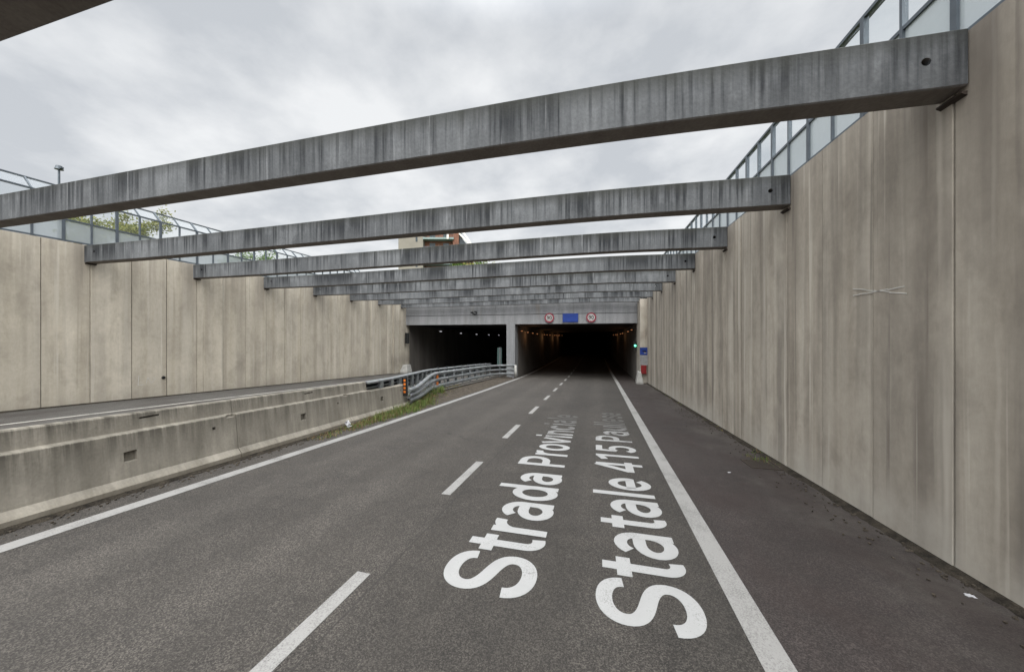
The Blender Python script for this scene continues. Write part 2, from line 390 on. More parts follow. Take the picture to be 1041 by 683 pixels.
def leaf(name, a, b):
    t = NT(name); g = t.n('ShaderNodeNewGeometry').outputs['Random Per Island']
    c = t.mix(g, a, b); t.fin(c, .6)
    tl = t.n('ShaderNodeBsdfTranslucent'); t.link(c, tl.inputs[0]); ms = t.n('ShaderNodeMixShader'); ms.inputs[0].default_value = .35
    t.link(t.b.outputs[0], ms.inputs[1]); t.link(tl.outputs[0], ms.inputs[2]); t.link(ms.outputs[0], t.out.inputs[0]); return t.m
M['leaf_yellow'] = leaf('yellow_green_leaves', (.10,.13,.025), (.26,.25,.06))
M['leaf_green'] = leaf('fresh_green_leaves', (.045,.10,.018), (.15,.22,.045))
M['weed'] = leaf('weed_blades', (.055,.10,.02), (.16,.21,.055))
M['dry'] = leaf('dry_grass_blades', (.11,.075,.035), (.23,.17,.085))
M['lamp_orange'] = emit('sodium_lamp', (1,.38,.15), .34)
M['lamp_white'] = emit('white_lamp', (.95,.95,1), .55)
M['lamp_green'] = emit('green_signal_light', (.12,1,.55), 2.6)

# ------------------------------------------------------------------ road levels
S = .045
def zr(y):                         # our carriageway: falls to the portal, then levels out
    return -S*y if y <= PORTAL else -S*PORTAL - S*10*(1-math.exp(-(y-PORTAL)/10))
def zl(y):                         # the other carriageway lies a little higher
    a = lambda q: .343 - .051*q
    return a(y) if y <= PORTAL else a(PORTAL) - .051*9*(1-math.exp(-(y-PORTAL)/9))
TUN_END = 150
ys = [-105, -60, -30, -12] + [i*1.5 for i in range(-7, 20)] + [PORTAL] + [30+i*2 for i in range(16)] + [64,72,84,100,120,TUN_END]
def sheet(name, x0, x1, zf, mat, y0=-105, y1=TUN_END, dz=0, parent=None):
    Y = sorted({y0, y1, *[q for q in ys if y0 < q < y1]})
    fx0 = x0 if callable(x0) else (lambda q: x0); fx1 = x1 if callable(x1) else (lambda q: x1)
    m = MB(); V = []; Fc = []
    for q in Y: V += [(fx0(q), q, zf(q)+dz), (fx1(q), q, zf(q)+dz)]
    for i in range(len(Y)-1): Fc.append((2*i, 2*i+1, 2*i+3, 2*i+2))
    m.add(V, Fc)
    return m.build(name, mat, parent)
SH = 1.50
def right_edge(v):
    v /= h
    return h*(.57 if v < 1.2 else .57 + (.715-.57)*min(1, (v-1.2)/11))
road = tag(sheet('road', -3.25*h, lambda q: right_edge(q)+.05, zr, M['asphalt']), 'grey asphalt carriageway running down into the right tunnel tube', 'road', kind='structure')
sh = tag(sheet('road_shoulder', lambda q: right_edge(q)+.05, XR+.05, zr, M['shoulder']), 'dark dirty asphalt shoulder along the right wall', 'road shoulder', kind='structure')
lroad = tag(sheet('road', XL-.05, -3.30*h, zl, M['asphalt_left']), 'second carriageway behind the concrete barrier leading into left tube', 'road', kind='structure')

def pl(v, pts):
    for (a, b), (c, d) in zip(pts, pts[1:]):
        if v <= c: return b if v <= a else b + (d-b)*(v-a)/(c-a)
    return pts[-1][1]
left_pts = [(.0,-2.85),(1.1,-2.83),(4,-2.715),(8,-2.665),(12,-2.70),(16,-2.74)]
lx = lambda q: h*pl(q/h, left_pts)
tag(sheet('edge_line', lambda q: lx(q)-.125, lambda q: lx(q)+.125, zr, M['paint'], dz=.005, parent=road, y1=110))
tag(sheet('edge_line', lambda q: right_edge(q)-.125, lambda q: right_edge(q)+.115, zr, M['paint'], dz=.007, parent=road, y1=110))
k = -3
while True:
    a = (2.145 + 1.56*(k-1))*h; b = a + .715*h
    if a > 80: break
    sheet('lane_dash', -1.005*h-.075 if k < 4 else -1.0*h-.08, -1.005*h+.085, zr, M['paint'], y0=a, y1=b, dz=.005, parent=road)
    k += 1
sheet('edge_line', -6.29*h-.09, -6.29*h+.09, zl, M['paint_thin'], dz=.005, parent=lroad, y1=100)
sheet('edge_line', -3.62*h-.09, -3.62*h+.09, zl, M['paint_thin'], dz=.005, parent=lroad, y1=100)


# a plain sans alphabet drawn with one stroke width: each stroke a centre line in em units
def arc(cx, cy, rx, ry, a0, a1, n=16): return [(cx + rx*math.cos(R(a0+(a1-a0)*i/n)), cy + ry*math.sin(R(a0+(a1-a0)*i/n))) for i in range(n+1)]
SW = .118; hw = SW/2; XH = .535; CAP = .711
rx_, ry_ = .185, XH/2-hw+.008
ym = XH/2
def bez(P, n=10):
    out = []
    for k in range(0, len(P)-1, 3):
        a, b, c, d = P[k:k+4]
        for i in range(n + (k+4 >= len(P))):
            u = i/n; w = 1-u
            out.append(tuple(w*w*w*a[j]+3*w*w*u*b[j]+3*w*u*u*c[j]+u*u*u*d[j] for j in (0,1)))
    return out
bowl = lambda cx: arc(cx, ym, rx_, ry_, 0, 360, 28)
GL = {
 'S': (.60, [bez([(.525,.515),(.525,.61),(.44,.662),(.305,.662),(.18,.662),(.095,.60),(.095,.515),(.095,.42),(.19,.385),(.31,.352),(.44,.317),(.525,.28),(.525,.19),(.525,.10),(.43,.046),(.31,.046),(.17,.046),(.075,.11),(.075,.215)])]),
 't': (.34, [[(.165,.665),(.165,.16)] + arc(.275,.155,.11,.106,180,275,8)[1:] + [(.325,.055)], [(.02,XH-.045),(.315,XH-.045)]]),
 'r': (.36, [[(.115,0),(.115,XH)], arc(.30,.30,.185,.185,168,78,8)]),
 'a': (.545, [[(.425,0),(.425,.36)] + arc(.26,.345,.165,.145,8,150,10)[1:], [(.41,.315),(.29,.315)] + arc(.26,.18,.175,.135,90,270,12) + arc(.255,.21,.17,.165,270,352,8)[1:]]),
 'd': (.565, [bowl(.255), [(.44,0),(.44,.75)]]),
 'P': (.635, [[(.125,0),(.125,CAP)], [(.13,CAP-hw),(.33,CAP-hw)] + arc(.33,.475,.19,.177,90,-90,14) + [(.13,.298)]]),
 'o': (.57, [bowl(.285)]),
 'v': (.50, [[(.045,XH),(.25,.02)], [(.455,XH),(.25,.02)]]),
 'i': (.26, [[(.13,0),(.13,XH)], [(.13,.615),(.13,.735)]]),
 'n': (.56, [[(.115,0),(.115,XH)], arc(.28,.31,.165,.17,175,0,12) + [(.445,0)]]),
 'c': (.53, [arc(.275,ym,rx_,ry_,38,322,22)]),
 'l': (.26, [[(.13,0),(.13,.75)]]),
 'e': (.545, [[(.09,.255),(.455,.255)] + arc(.275,ym,rx_,ry_,0,322,24)]),
 's': (.52, [bez([(.43,.385),(.43,.455),(.36,.482),(.26,.482),(.17,.482),(.105,.45),(.105,.385),(.105,.31),(.18,.295),(.26,.277),(.36,.255),(.435,.235),(.435,.155),(.435,.085),(.36,.05),(.26,.05),(.15,.05),(.085,.09),(.08,.17)])]),
 'u': (.56, [[(.115,XH),(.115,.225)] + arc(.28,.225,.165,.17,180,355,12), [(.445,0),(.445,XH)]]),
 '4': (.57, [[(.375,CAP),(.06,.205)], [(.03,.205),(.545,.205)], [(.40,0),(.40,CAP)]]),
 '1': (.57, [[(.345,0),(.345,CAP)], [(.10,.565),(.345,.655)]]),
 '5': (.57, [[(.50,CAP-hw),(.155,CAP-hw),(.125,.345)], arc(.285,.235,.20,.185,140,-150,20)]),
 'x': (.51, [[(.05,XH),(.46,0)], [(.46,XH),(.05,0)]]),
 ' ': (.25, []) }
def strokes(txt):
    x = 0; out = []
    for ch in txt:
        w, L = GL[ch]; out += [[(x+p[0], p[1]) for p in q] for q in L]; x += w
    return out, x
def lettering(txt, x_top, x_base, y0, ky):
    st, total = strokes(txt); m = MB(); kx = (x_base-x_top)/CAP
    for si, q in enumerate(st):
        closed = math.dist(q[0], q[-1]) < 1e-6
        if closed: q = q[:-1]
        else:      # split straight runs so that the lettering follows the road
            q = [q[0]] + [p for a, b in zip(q, q[1:]) for p in (((a[0]+b[0])/2, (a[1]+b[1])/2), b)]
        n = len(q); V = []
        for i, p in enumerate(q):
            a = q[(i-1) % n] if closed or i else p; b = q[(i+1) % n] if closed or i < n-1 else p
            d1 = Vector((p[0]-a[0], p[1]-a[1])); d2 = Vector((b[0]-p[0], b[1]-p[1]))
            if d1.length < 1e-9: d1 = d2
            if d2.length < 1e-9: d2 = d1
            d1.normalize(); d2.normalize(); t = (d1+d2).normalized(); nn = Vector((-t.y, t.x)); k = hw/max(.6, nn.dot(Vector((-d1.y, d1.x))))
            for sgn in (1, -1):
                ex, ey = p[0]+nn.x*k*sgn, p[1]+nn.y*k*sgn
                yy = y0 + ex*ky; V.append((x_base - ey*kx, yy, zr(yy) + .005 + .0011*(si % 4)))
        F_ = [(2*i, 2*i+1, 2*((i+1) % n)+1, 2*((i+1) % n)) for i in range(n if closed else n-1)]
        m.add(V, F_)
    o = m.build('overlay_lettering', M['overlay_text'], road)
    for p in o.data.polygons: pass
    return tag(o, f'white street name overlay words {txt} on the right lane')
lettering('Strada Provinciale', -.665*h, -.255*h, 1.30*h, .490*h)  # street-name overlay built as lettering on the road, not road paint
lettering('Statale 415 Paullese', .008*h, .40*h, 1.275*h, .482*h)

# dirt strips with ragged edges along the walls and the barrier
def strip(name, x_in, w0, w1, y0, y1, zf, mat, side, label, dz=.009, step=.06, kind='stuff'):
    m = MB(); V = []; Fc = []; n = int((y1-y0)/step)
    for i in range(n+1):
        q = y0 + (y1-y0)*i/n; xi = x_in(q) if callable(x_in) else x_in
        a = mnoise.noise((q*.9, w0*10, 3)); b = mnoise.noise((q*6.3, 5, w1))
        w = max(.015, w0 + (w1-w0)*(.5+.7*a) + .05*b)
        V += [(xi, q, zf(q)+dz+.03), (xi+side*w*.5, q, zf(q)+dz+.012), (xi+side*w, q, zf(q)+.001)]
    for i in range(n): Fc += [(3*i,3*i+1,3*i+4,3*i+3), (3*i+1,3*i+2,3*i+5,3*i+4)]
    m.add(V, Fc); return tag(m.build(name, mat), label, 'dirt', kind=kind)
strip('gutter_dirt', XR, .07, .20, -3, PORTAL, zr, M['grit'], -1, 'dark damp grit gathered along the foot of the right wall')
strip('roadside_dirt', -3.09*h, .05, .16, -3, 9, zr, M['grit'], 1, 'narrow line of grit along the foot of the barrier')
strip('wall_foot_dirt', XL, .05, .18, -3, PORTAL-1, zl, M['grit'], 1, 'thin grit line along the foot of the left wall')

# median ground between the carriageways behind the barrier's end
m = MB(); V = []; Fc = []; n = 90
for i in range(n+1):
    q = 8.2 + (PORTAL+1-8.2)*i/n
    e = .10*mnoise.noise((q*1.3, 1, 2)) + .05*mnoise.noise((q*5, 4, 2))
    wid_ = min(1, max(0, (q-8.2)/4.5))
    xa = -3.06*h + (lx(q)-.22 + 3.06*h)*(wid_*.92) + e*wid_
    bar_on = q < 5.2*h
    xb = -3.16*h if bar_on else -3.42*h
    zz = lambda x: zr(q) + (zl(q)-zr(q))*max(0, min(1, (x+3.1*h)/(-.3*h)))
    for s_ in range(5):
        x = xa + (xb-xa)*s_/4
        V.append((x, q, zz(x) + (.003 if s_ == 0 else .014 + .02*mnoise.noise((x*3, q*3, 7)))))
for i in range(n):
    for s_ in range(4): Fc.append((i*5+s_, i*5+s_+1, (i+1)*5+s_+1, (i+1)*5+s_))
m.add(V, Fc); tag(m.build('median_ground', M['soil']), 'brown dirt of the median strip beside the guardrails', 'ground', kind='structure')

# ------------------------------------------------------------------ land above the cutting, one sheet with the cutting left open
m = MB(); G = WALL_TOP - .12
xa, xb, ya, yb = XL-.45, XR+.45, -105, PORTAL+.7
E = 1500
m.add([(-E,-E,G),(E,-E,G),(E,E,G),(-E,E,G),(xa,ya,G),(xb,ya,G),(xb,yb,G),(xa,yb,G)],
      [(0,1,5,4),(1,2,6,5),(2,3,7,6),(3,0,4,7)])
tag(m.build('ground', M['field']), 'rough grassy land above the cutting', 'ground', kind='structure')

# ------------------------------------------------------------------ retaining walls
def wall(name, x, side, mat, label, zf):
    root = empty(name, (x, 0, 0), label, 'wall')
    m = MB()
    y0 = B1 + .16 - 36*PANEL; g = .008 if side < 0 else .009
    yend = 11.2*h if side < 0 else 27.7
    i = 0
    while True:
        a = y0 + i*PANEL; b = min(a + PANEL, yend)
        if a >= yend-.05: break
        za = min(zf(a), zf(b)) - .3
        off = .004*math.sin(i*2.3) + .003*math.sin(i*5.1)
        jit = .004*math.sin(i*7.7)
        x0, x1 = (-.02, off) if side < 0 else (-off, .02)
        # chamfered panel edges leave a V-shaped joint
        ed = .010 if side < 0 else .003
        xs_ = 1 if side < 0 else -1
        f = off*xs_ if side < 0 else -off
        P = [(-xs_*.05, a+g+jit), (f-xs_*(.014 if side < 0 else .003), a+g+jit), (f, a+g+ed+jit), (f, b-g-ed), (f-xs_*(.014 if side < 0 else .003), b-g), (-xs_*.05, b-g)]
        m.loft([[(p[0], p[1], za) for p in P], [(p[0], p[1], WALL_TOP) for p in P]])
        i += 1
    o = m.build('panel_face', mat, root)
    o['kind'] = 'thing'
    b = MB(); lo = -2.2
    if side < 0: b.box(-.45, -.03, -105, yend, lo, WALL_TOP-.004)
    else: b.box(.03, .45, -105, yend, lo, WALL_TOP-.004)
    b.build('backing', M['grit'], root)
    c = MB()
    return root
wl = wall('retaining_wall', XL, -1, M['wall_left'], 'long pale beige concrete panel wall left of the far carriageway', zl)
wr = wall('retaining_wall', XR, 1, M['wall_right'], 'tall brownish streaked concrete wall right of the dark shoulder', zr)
for w in (wl, wr):       # shader space of every part is the site's own y and z
    for c in w.children: pass
# corbels under each beam end
BEAM_Y = [.655*h] + [B1 + BAY*k for k in range(8)]
TH = .135*h; DEP = .255*h
for root, s in ((wl, 1), (wr, -1)):
    for q in BEAM_Y:
        m = MB(); z1 = WALL_TOP - .262*h - .012
        P = [(0,z1),(s*.05,z1),(s*.05,z1-.02),(0,z1-.05)]
        m.loft([[(p[0], q+.02, p[1]) for p in P], [(p[0], q+TH-.02, p[1]) for p in P]])
        m.build('corbel', M['iron'], root)
# white crossed strokes on the right wall, a small scrawl on the left
m = MB(); xx = -.009
def stroke(p, q, w, segs=7, X=xx, hw=None):
    for i in range(segs):
        a = i/segs; b = (i+1)/segs+.004
        y0, z0 = p[0]+(q[0]-p[0])*a, p[1]+(q[1]-p[1])*a; y1, z1 = p[0]+(q[0]-p[0])*b, p[1]+(q[1]-p[1])*b
        d = .006*math.sin(i*2.1)
        m.bar((X, y0, z0+d), (X, y1, z1+d*.5), w, .004, up=(1,0,0))
stroke((2.649*h, h+.306*h), (2.261*h, h+.228*h), .012)
stroke((2.649*h, h+.262*h), (2.275*h, h+.268*h), .012)
m.build('wall_mark', M['white_mark'], wr)
m = MB(); v0 = 3.98*h; z0 = zl(v0)
for (p, q) in (((0,.55),(.02,.95)),((0,.55),(.16,.56)),((.25,.6),(.30,.85)),((.30,.85),(.40,.62)),((.42,.58),(.55,.75)),((.55,.75),(.48,.80))):
    stroke((v0+p[0], z0+p[1]), (v0+q[0], z0+q[1]), .018, 3, .008)
m.build('wall_mark', M['white_mark'], wl)
# small dark drain stub in the left wall
m = MB(); m.tube([(-.02, 4.32*h, zl(4.32*h)+.82), (.05, 4.32*h, zl(4.32*h)+.80)], .06, 10); m.build('drain_pipe', M['dark'], wl)

# ------------------------------------------------------------------ concrete struts across the cutting
camber = [(-7.4,1.362),(-6.4,1.358),(-5.4,1.362),(-4.3,1.374),(-3.2,1.386),(-2.2,1.397),(-1.2,1.408),(-.2,1.415),(.5,1.412),(1.1,1.398),(1.63,1.378)]
def make_beam():
    secs = []
    for i in range(41):
        v = -7.47 + (9.10)*i/40
        # smooth interpolation of the camber
        zt = sum(pl(v+d, camber) for d in (-.5,-.25,0,.25,.5))/5*h + h - WALL_TOP
        x = v*h + (.012 if i == 0 else -.012 if i == 40 else 0); dep = DEP + .006*h*math.exp(-((v+1)/3)**2)
        ch = .015
        secs.append([(x,ch,zt-dep),(x,TH-ch,zt-dep),(x,TH,zt-dep+ch),(x,TH,zt-ch),(x,TH-ch,zt),(x,ch,zt),(x,0,zt-ch),(x,0,zt-dep+ch)])
    m = MB(); m.loft(secs)
    o = m.build('concrete_strut', M['beam'])
    c = MB()
    for x in (1.477*h, -7.247*h):
        c.tube([(x, -.1, -.124*h+.02), (x, TH+.1, -.124*h+.02)], .045, 12)
    cut(o, c)
    return o
bm0 = make_beam()
names = ['dark underside of a concrete strut cutting the top left corner',
 'nearest streaked grey strut, the highest one crossing the whole sky',
 'second highest grey strut, ending beside the second notch of the right wall',
 'third streaked strut down from the top, just in front of the far building',
 'fourth grey strut down, directly under the building in the gap',
 'fifth grey strut down, counted from the highest full strut',
 'sixth grey strut down, counted from the highest full strut',
 'seventh grey strut down, third from the tunnel lintel',
 'lowest and farthest thin grey strut, right above the tunnel lintel']
names[7] = 'seventh grey strut down, next to last before the tunnel lintel'
for i, q in enumerate(BEAM_Y):
    o = bm0 if i == 0 else bm0.copy()
    if i: col.objects.link(o)
    o.location = (0, q, WALL_TOP)
    tag(o, names[i], 'concrete beam', 'concrete struts spanning the cutting')

# ------------------------------------------------------------------ noise barriers on top of both walls
FP = BAY/5
def fence(x, side, label):
    y0 = B1 + .1*h - 14*FP; n = 14 + 27
    root = empty('noise_barrier', (x, y0, WALL_TOP), label, 'fence', 'transparent noise barriers on the wall tops')
    zb, zc = (1.705-1.373)*h, (2.03-1.373)*h
    ox, oz = side*.17*h, .18*h         # the cranked top leans away from the road
    def post(w):
        m = MB()
        m.box(-.035, .035, -w/2, w/2, 0, zc); m.bar((0,0,zc-.01), (ox,0,zc+oz), w, .045, up=(0,1,0)) if False else None
        t = Vector((ox,0,oz)).normalized(); nrm = Vector((-t.z,0,t.x))
        m.obox((ox/2, 0, zc+oz/2), t*(Vector((ox,0,oz)).length/2), nrm*.025, Vector((0,w/2-.002,0)))
        m.box(-.08, .08, -w/2-.04, w/2+.04, -.002, .014)
        return m
    pa = post(.075).build('post', M['fence_metal'], root, loc=(0,0,0)); pb = post(.042).build('post', M['fence_metal'], root, loc=(0,FP,0))
    for i in range(2, n+1): copy_child(pa if i % 2 == 0 else pb, root, (0, i*FP, 0))
    for zz, dx, s in ((.03,0,.05),(zb,0,.05),(zc,0,.055),(zc+oz,ox,.05)):
        m = MB(); m.box(dx-.028, dx+.028, -.04, n*FP+.04, zz-s/2 + (.028 if zz < .1 else 0), zz+s/2 + (.028 if zz < .1 else 0)); m.build('rail', M['fence_metal'], root)
    gx = side*.0
    m = MB(); m.box(-.006, .006, .03, FP-.03, .085, zb-.028); lo = m.build('frosted_panel', M['frost'], root, loc=(0,0,0))
    m = MB(); m.box(-.006, .006, .03, FP-.03, zb+.028, zc-.03); mi = m.build('clear_panel', M['clear'], root, loc=(0,0,0))
    m = MB(); t = Vector((ox,0,oz)); L = t.length; t.normalize(); nr = Vector((-t.z,0,t.x))
    m.obox((ox/2, FP/2, zc+oz/2), t*(L/2-.05), nr*.006, Vector((0,FP/2-.03,0))); tp = m.build('canted_panel', M['clear'], root, loc=(0,0,0))
    for i in range(1, n):
        for s in (lo, mi, tp): copy_child(s, root, (0, i*FP, 0))
    return root
fence(XL-.12, -1, 'glazed steel noise barrier standing on the left beige wall')
fence(XR+.09, 1, 'glazed steel noise barrier standing on the right streaked wall')

# ------------------------------------------------------------------ concrete barrier blocks
BL = 1.453*h
def bx_(q): return (-3.10 - .011*(q/h-1.1))*h
def block(i, label):
    a = (.92 + 1.453*i)*h; b = a + BL
    last = i == 2
    prof = [(.0,-.35),(.0,.10),(-.10,.21),(-.17,.93),(-.185,.945),(-.26,.95),(-.28,.965),(-.31,1.225),(-.33,1.245),(-.47,1.245),(-.49,1.225),(-.60,.50),(-.72,.38),(-.72,-.2)]
    low = [(.0,-.35),(.0,.10),(-.10,.21),(-.17,.91),(-.19,.93),(-.26,.931),(-.30,.932),(-.36,.933),(-.38,.9335),(-.47,.934),(-.50,.93),(-.60,.50),(-.72,.38),(-.72,-.2)]
    root = empty('concrete_barrier', (bx_((a+b)/2), (a+b)/2, zr((a+b)/2)), label, 'barrier', 'concrete barrier blocks between the carriageways')
    cx, cy, cz = root.location
    def sec(q, pr, jj=0):
        return [(bx_(q)+p[0]-cx + jj*(.006 if 0 < k < 12 else 0), q-cy, zr(q)+p[1]-cz) for k, p in enumerate(pr)]
    g = .006
    m = MB()
    if not last:
        n = 6; m.loft([sec(a+g+(b-a-2*g)*k/n, prof, .6*math.sin(k*1.7+i*2)) for k in range(n+1)])
    else:
        e = 4.27*h
        m.loft([sec(a+g, prof), sec(a+.6, prof, .5), sec(e, prof)]); m.loft([sec(e+.001, low), sec(e+1.2, low, .6), sec(b-g, low)])
    o = m.build('block', M['barrier_obj'], root)
    c = MB(); q = (a+b)/2
    s = .085; zc = zr(q)+.56-cz
    c.box(bx_(q)-.22-cx, bx_(q)+.1-cx, q-s-cy, q+s-cy, zc-s, zc+s)
    q2 = b-.45; c.box(bx_(q2)-.24-cx, bx_(q2)+.1-cx, q2-.03-cy, q2+.03-cy, zr(q2)+.70-cz, zr(q2)+.76-cz)
    if not last:
        c.box(bx_(q)-.36-cx, bx_(q)-.2-cx, q+.2-cy, q+.48-cy, zr(q)+1.12-cz, zr(q)+1.155-cz)
        c.box(bx_(b)-.26-cx, bx_(b)+.05-cx, b-.20-cy, b-.012-cy, zr(b)+.90-cz, zr(b)+.955-cz)
    if not last: cut(o, c)
    else: cut(o, c)
    return root
# the barrier's shader wants heights above the road in site space: give it a copy that adds each block's own place
def barrier_world():
    t = NT('stained_barrier_concrete_blocks')
    geo = t.n('ShaderNodeNewGeometry'); t.co = geo.outputs['Position']; x, y, z = t.sep()
    st = t.noise(1, t.mapped((1,5.0,.5)), detail=6, rough=.65); cl = t.noise(1.6, detail=6, rough=.6); f = t.noise(26, detail=4)
    c = t.mix(t.rng(st, .36, .66), (.195,.178,.148), (.285,.262,.220))
    c = t.scale(c, t.rng(cl, .3, .7, .80, 1.1))
    hz = t.math('ADD', z, t.math('MULTIPLY', y, S))
    hj = t.math('ADD', hz, t.math('MULTIPLY', t.math('SUBTRACT', cl, .5), .10))
    below = t.math('MULTIPLY', t.rng(hj, .30, .95, 0, 1), t.rng(hz, .935, .96, 1, 0))
    above = t.math('MULTIPLY', t.rng(hj, .95, 1.24, .25, 1), t.rng(hz, .945, .955, 0, 1))
    run = t.rng(t.noise(1, t.mapped((1,6,.3), (3,5,1)), detail=6, rough=.7), .38, .60)
    fade = t.rng(y, 2, 11, 1, .45)
    c = t.mix(t.math('MULTIPLY', fade, t.math('MULTIPLY', run, t.math('MULTIPLY', t.math('ADD', t.math('POWER', below, 1.3), above), .95))), c, (.055,.050,.041))
    c = t.mix(t.rng(hj, .0, .15, .6, 0), c, (.15,.125,.09))
    pits = t.rng(t.vor(34), 0, .08, .5, 0)
    c = t.mix(pits, c, (.11,.10,.08)); c = t.scale(c, t.rng(f, .3, .7, .92, 1.08))
    t.bump(t.math('ADD', f, t.math('MULTIPLY', cl, 2)), .35, .012)
    return t.fin(c, .9, 0, .2)
M['barrier_obj'] = barrier_world()
blabels = {-2: 'stained concrete barrier block farthest back along the left edge', -1: 'stained concrete barrier block at the left edge of the picture',
 0: 'stained concrete barrier block with a square hole, nearest the camera', 1: 'middle stained concrete barrier block with white litter at its foot',
 2: 'last concrete barrier block, half height, carrying the steel guardrail end'}
for i in (-2, -1, 0, 1, 2): block(i, blabels[i])

# ------------------------------------------------------------------ guardrails
def corrugated(path, hgt, k, flip=1, hh=.25):
    prof = [(-.02,-.5),(.03,-.45),(.085,-.22),(.095,0),(.085,.22),(.03,.45),(-.02,.5)]
    secs = []
    for i, (x, y) in enumerate(path):
        a = path[max(i-1,0)]; b = path[min(i+1,len(path)-1)]
        t = Vector((b[0]-a[0], b[1]-a[1])).normalized(); nx, ny = t.y*flip, -t.x*flip
        z = hgt(i)
        ring = [(x+nx*p[0], y+ny*p[0], z+p[1]*hh) for p in prof]
        ring += [(x+nx*(p[0]-.012), y+ny*(p[0]-.012), z+p[1]*hh) for p in reversed(prof)]
        secs.append(ring)
    m = MB(); m.loft(secs); return m
def smooth_path(P, step):
    out = []; n = len(P)
    L = [0]
    for a, b in zip(P, P[1:]): L.append(L[-1] + math.hypot(b[0]-a[0], b[1]-a[1]))
    m = int(L[-1]/step)
    for i in range(m+1):
        s = L[-1]*i/m; acc = [0,0]; W = 0
        for d in (-.9,-.6,-.3,0,.3,.6,.9):
            q = min(max(s+d, 0), L[-1])
            acc[0] += pl(q, [(l, p[0]) for l, p in zip(L, P)]); acc[1] += pl(q, [(l, p[1]) for l, p in zip(L, P)]); W += 1
        out.append((acc[0]/W, acc[1]/W))
    out[0] = P[0]; out[-1] = P[-1]
    return out
def ground_mid(x, q):
    return zr(q) + (zl(q)-zr(q))*max(0, min(1, (x+3.1*h)/(-.3*h)))
P = [(-3.07*h,5.12*h),(-3.12*h,5.5*h),(-3.33*h,6.2*h),(-3.52*h,7.05*h),(-3.52*h,10.4*h),(-3.44*h,11.3*h),(-3.05*h,11.85*h),(-2.86*h,11.92*h)]
path = smooth_path(P, .45)
gr = empty('guardrail', (-3.4*h, 8.5*h, zr(8.5*h)), 'galvanised three rail guardrail curving in front of the tunnel pillar', 'guardrail', 'steel guardrails on the median')
gx, gy, gz = gr.location
loc = [(x-gx, y-gy) for x, y in path]
def hfun(k):
    def f(i):
        x, y = path[i]; u = min(1, max(0, (y/h-5.1)/1.9)); u = u*u*(3-2*u)
        tgt = [.40,.76,1.11][k]; st = [.30,.52,.72][k]
        return zr(y) + st + (tgt-st)*u - gz
    return f
for k in range(3): corrugated(loc, hfun(k), k, 1, [.22,.18,.18][k]).build('rail', M['galv'], gr)
for i in range(1, len(path), 3):
    x, y = loc[i]; zt = hfun(2)(i)+.10; zb = ground_mid(*path[i])-gz-.3
    m = MB(); m.box(x-.15, x-.06, y-.03, y+.03, zb, zt); m.box(x-.065, x-.012, y-.05, y+.05, zt-.25, zt-.03); m.build('post', M['galv'], gr)
for i in [j for j, (x, y) in enumerate(path) if y > 6.9*h][:1]:
    for k in (0, 1):
        m = MB(); x, y = loc[i]; z = (hfun(k)(i)+hfun(k+1)(i))/2
        m.box(x+.03, x+.06, y-.10, y+.10, z-.085, z+.085); tag(m.build('reflector', M['orange'], gr))
m = MB(); x, y = loc[-1]; zb = zr(path[-1][1])-gz
for a in range(1): m.tube([(x+.10, y+.0, zb+.12), (x+.14, y-.02, zb+.5), (x+.10, y, zb+1.15)], .13, 12, .11)
m.build('end_cap', M['pale_concrete'], gr, smooth=True)

P2 = [(-3.27*h,4.30*h),(-3.33*h,5.0*h),(-3.56*h,6.0*h),(-3.90*h,7.4*h),(-3.92*h,10.5*h),(-3.80*h,12.0*h)]
path2 = smooth_path(P2, .42)
g2 = empty('guardrail', (-3.6*h, 7*h, zl(7*h)), 'galvanised guardrail with close posts running behind the front rail', 'guardrail', 'steel guardrails on the median')
gx2, gy2, gz2 = g2.location
loc2 = [(x-gx2, y-gy2) for x, y in path2]
def hf2(k):
    def f(i):
        x, y = path2[i]; top = pl(y/h, [(4.3, zr(4.3*h)+1.20),(5.2, zr(5.2*h)+1.21),(7.4, zl(7.4*h)+.98),(12, zl(12*h)+1.02)])
        return top - .09 - .145*k - (.02 if k else 0) - (.04*k if y > 6*h else 0) - gz2
    return f
for k in range(3): corrugated([(x-.16, y) for x, y in loc2], hf2(k), k, -1, .19).build('rail', M['galv_shaded'], g2)
m = MB(); m.loft([[(x-.10, y, hf2(0)(i)+.085), (x+.10, y, hf2(0)(i)+.06), (x+.10, y, hf2(0)(i)+.12), (x-.10, y, hf2(0)(i)+.145)] for i, (x, y) in enumerate(loc2)])
m.build('top_rail', M['galv'], g2)
for k in (1, 2):  # added pale bars standing in for the lit ridges of the dark rails
    m = MB(); m.loft([[(x-.045, y, hf2(k)(i)+.05), (x-.015, y, hf2(k)(i)+.05), (x-.015, y, hf2(k)(i)+.085), (x-.045, y, hf2(k)(i)+.085)] for i, (x, y) in enumerate(loc2)])
    m.build('lit_ridge', M['galv'], g2)
for i in range(1, len(path2)):
    if i > 18 and i % 3: continue
    if i <= 18 and i % 2: continue
    x, y = loc2[i]; zt = hf2(0)(i)+.05
    base = zr(path2[i][1])+.92 if path2[i][1] < 5.22*h else min(zl(path2[i][1]), ground_mid(*path2[i])) - .2
    m = MB(); m.box(x-.01, x+.09, y-.10, y+.10, base-gz2, zt)
    if i > 18: m.tube([(x-.05, y, zt), (x-.05, y, zt+.15)], .07, 10)
    m.build('post', M['galv'] if i <= 18 else M['galv_shaded'], g2)

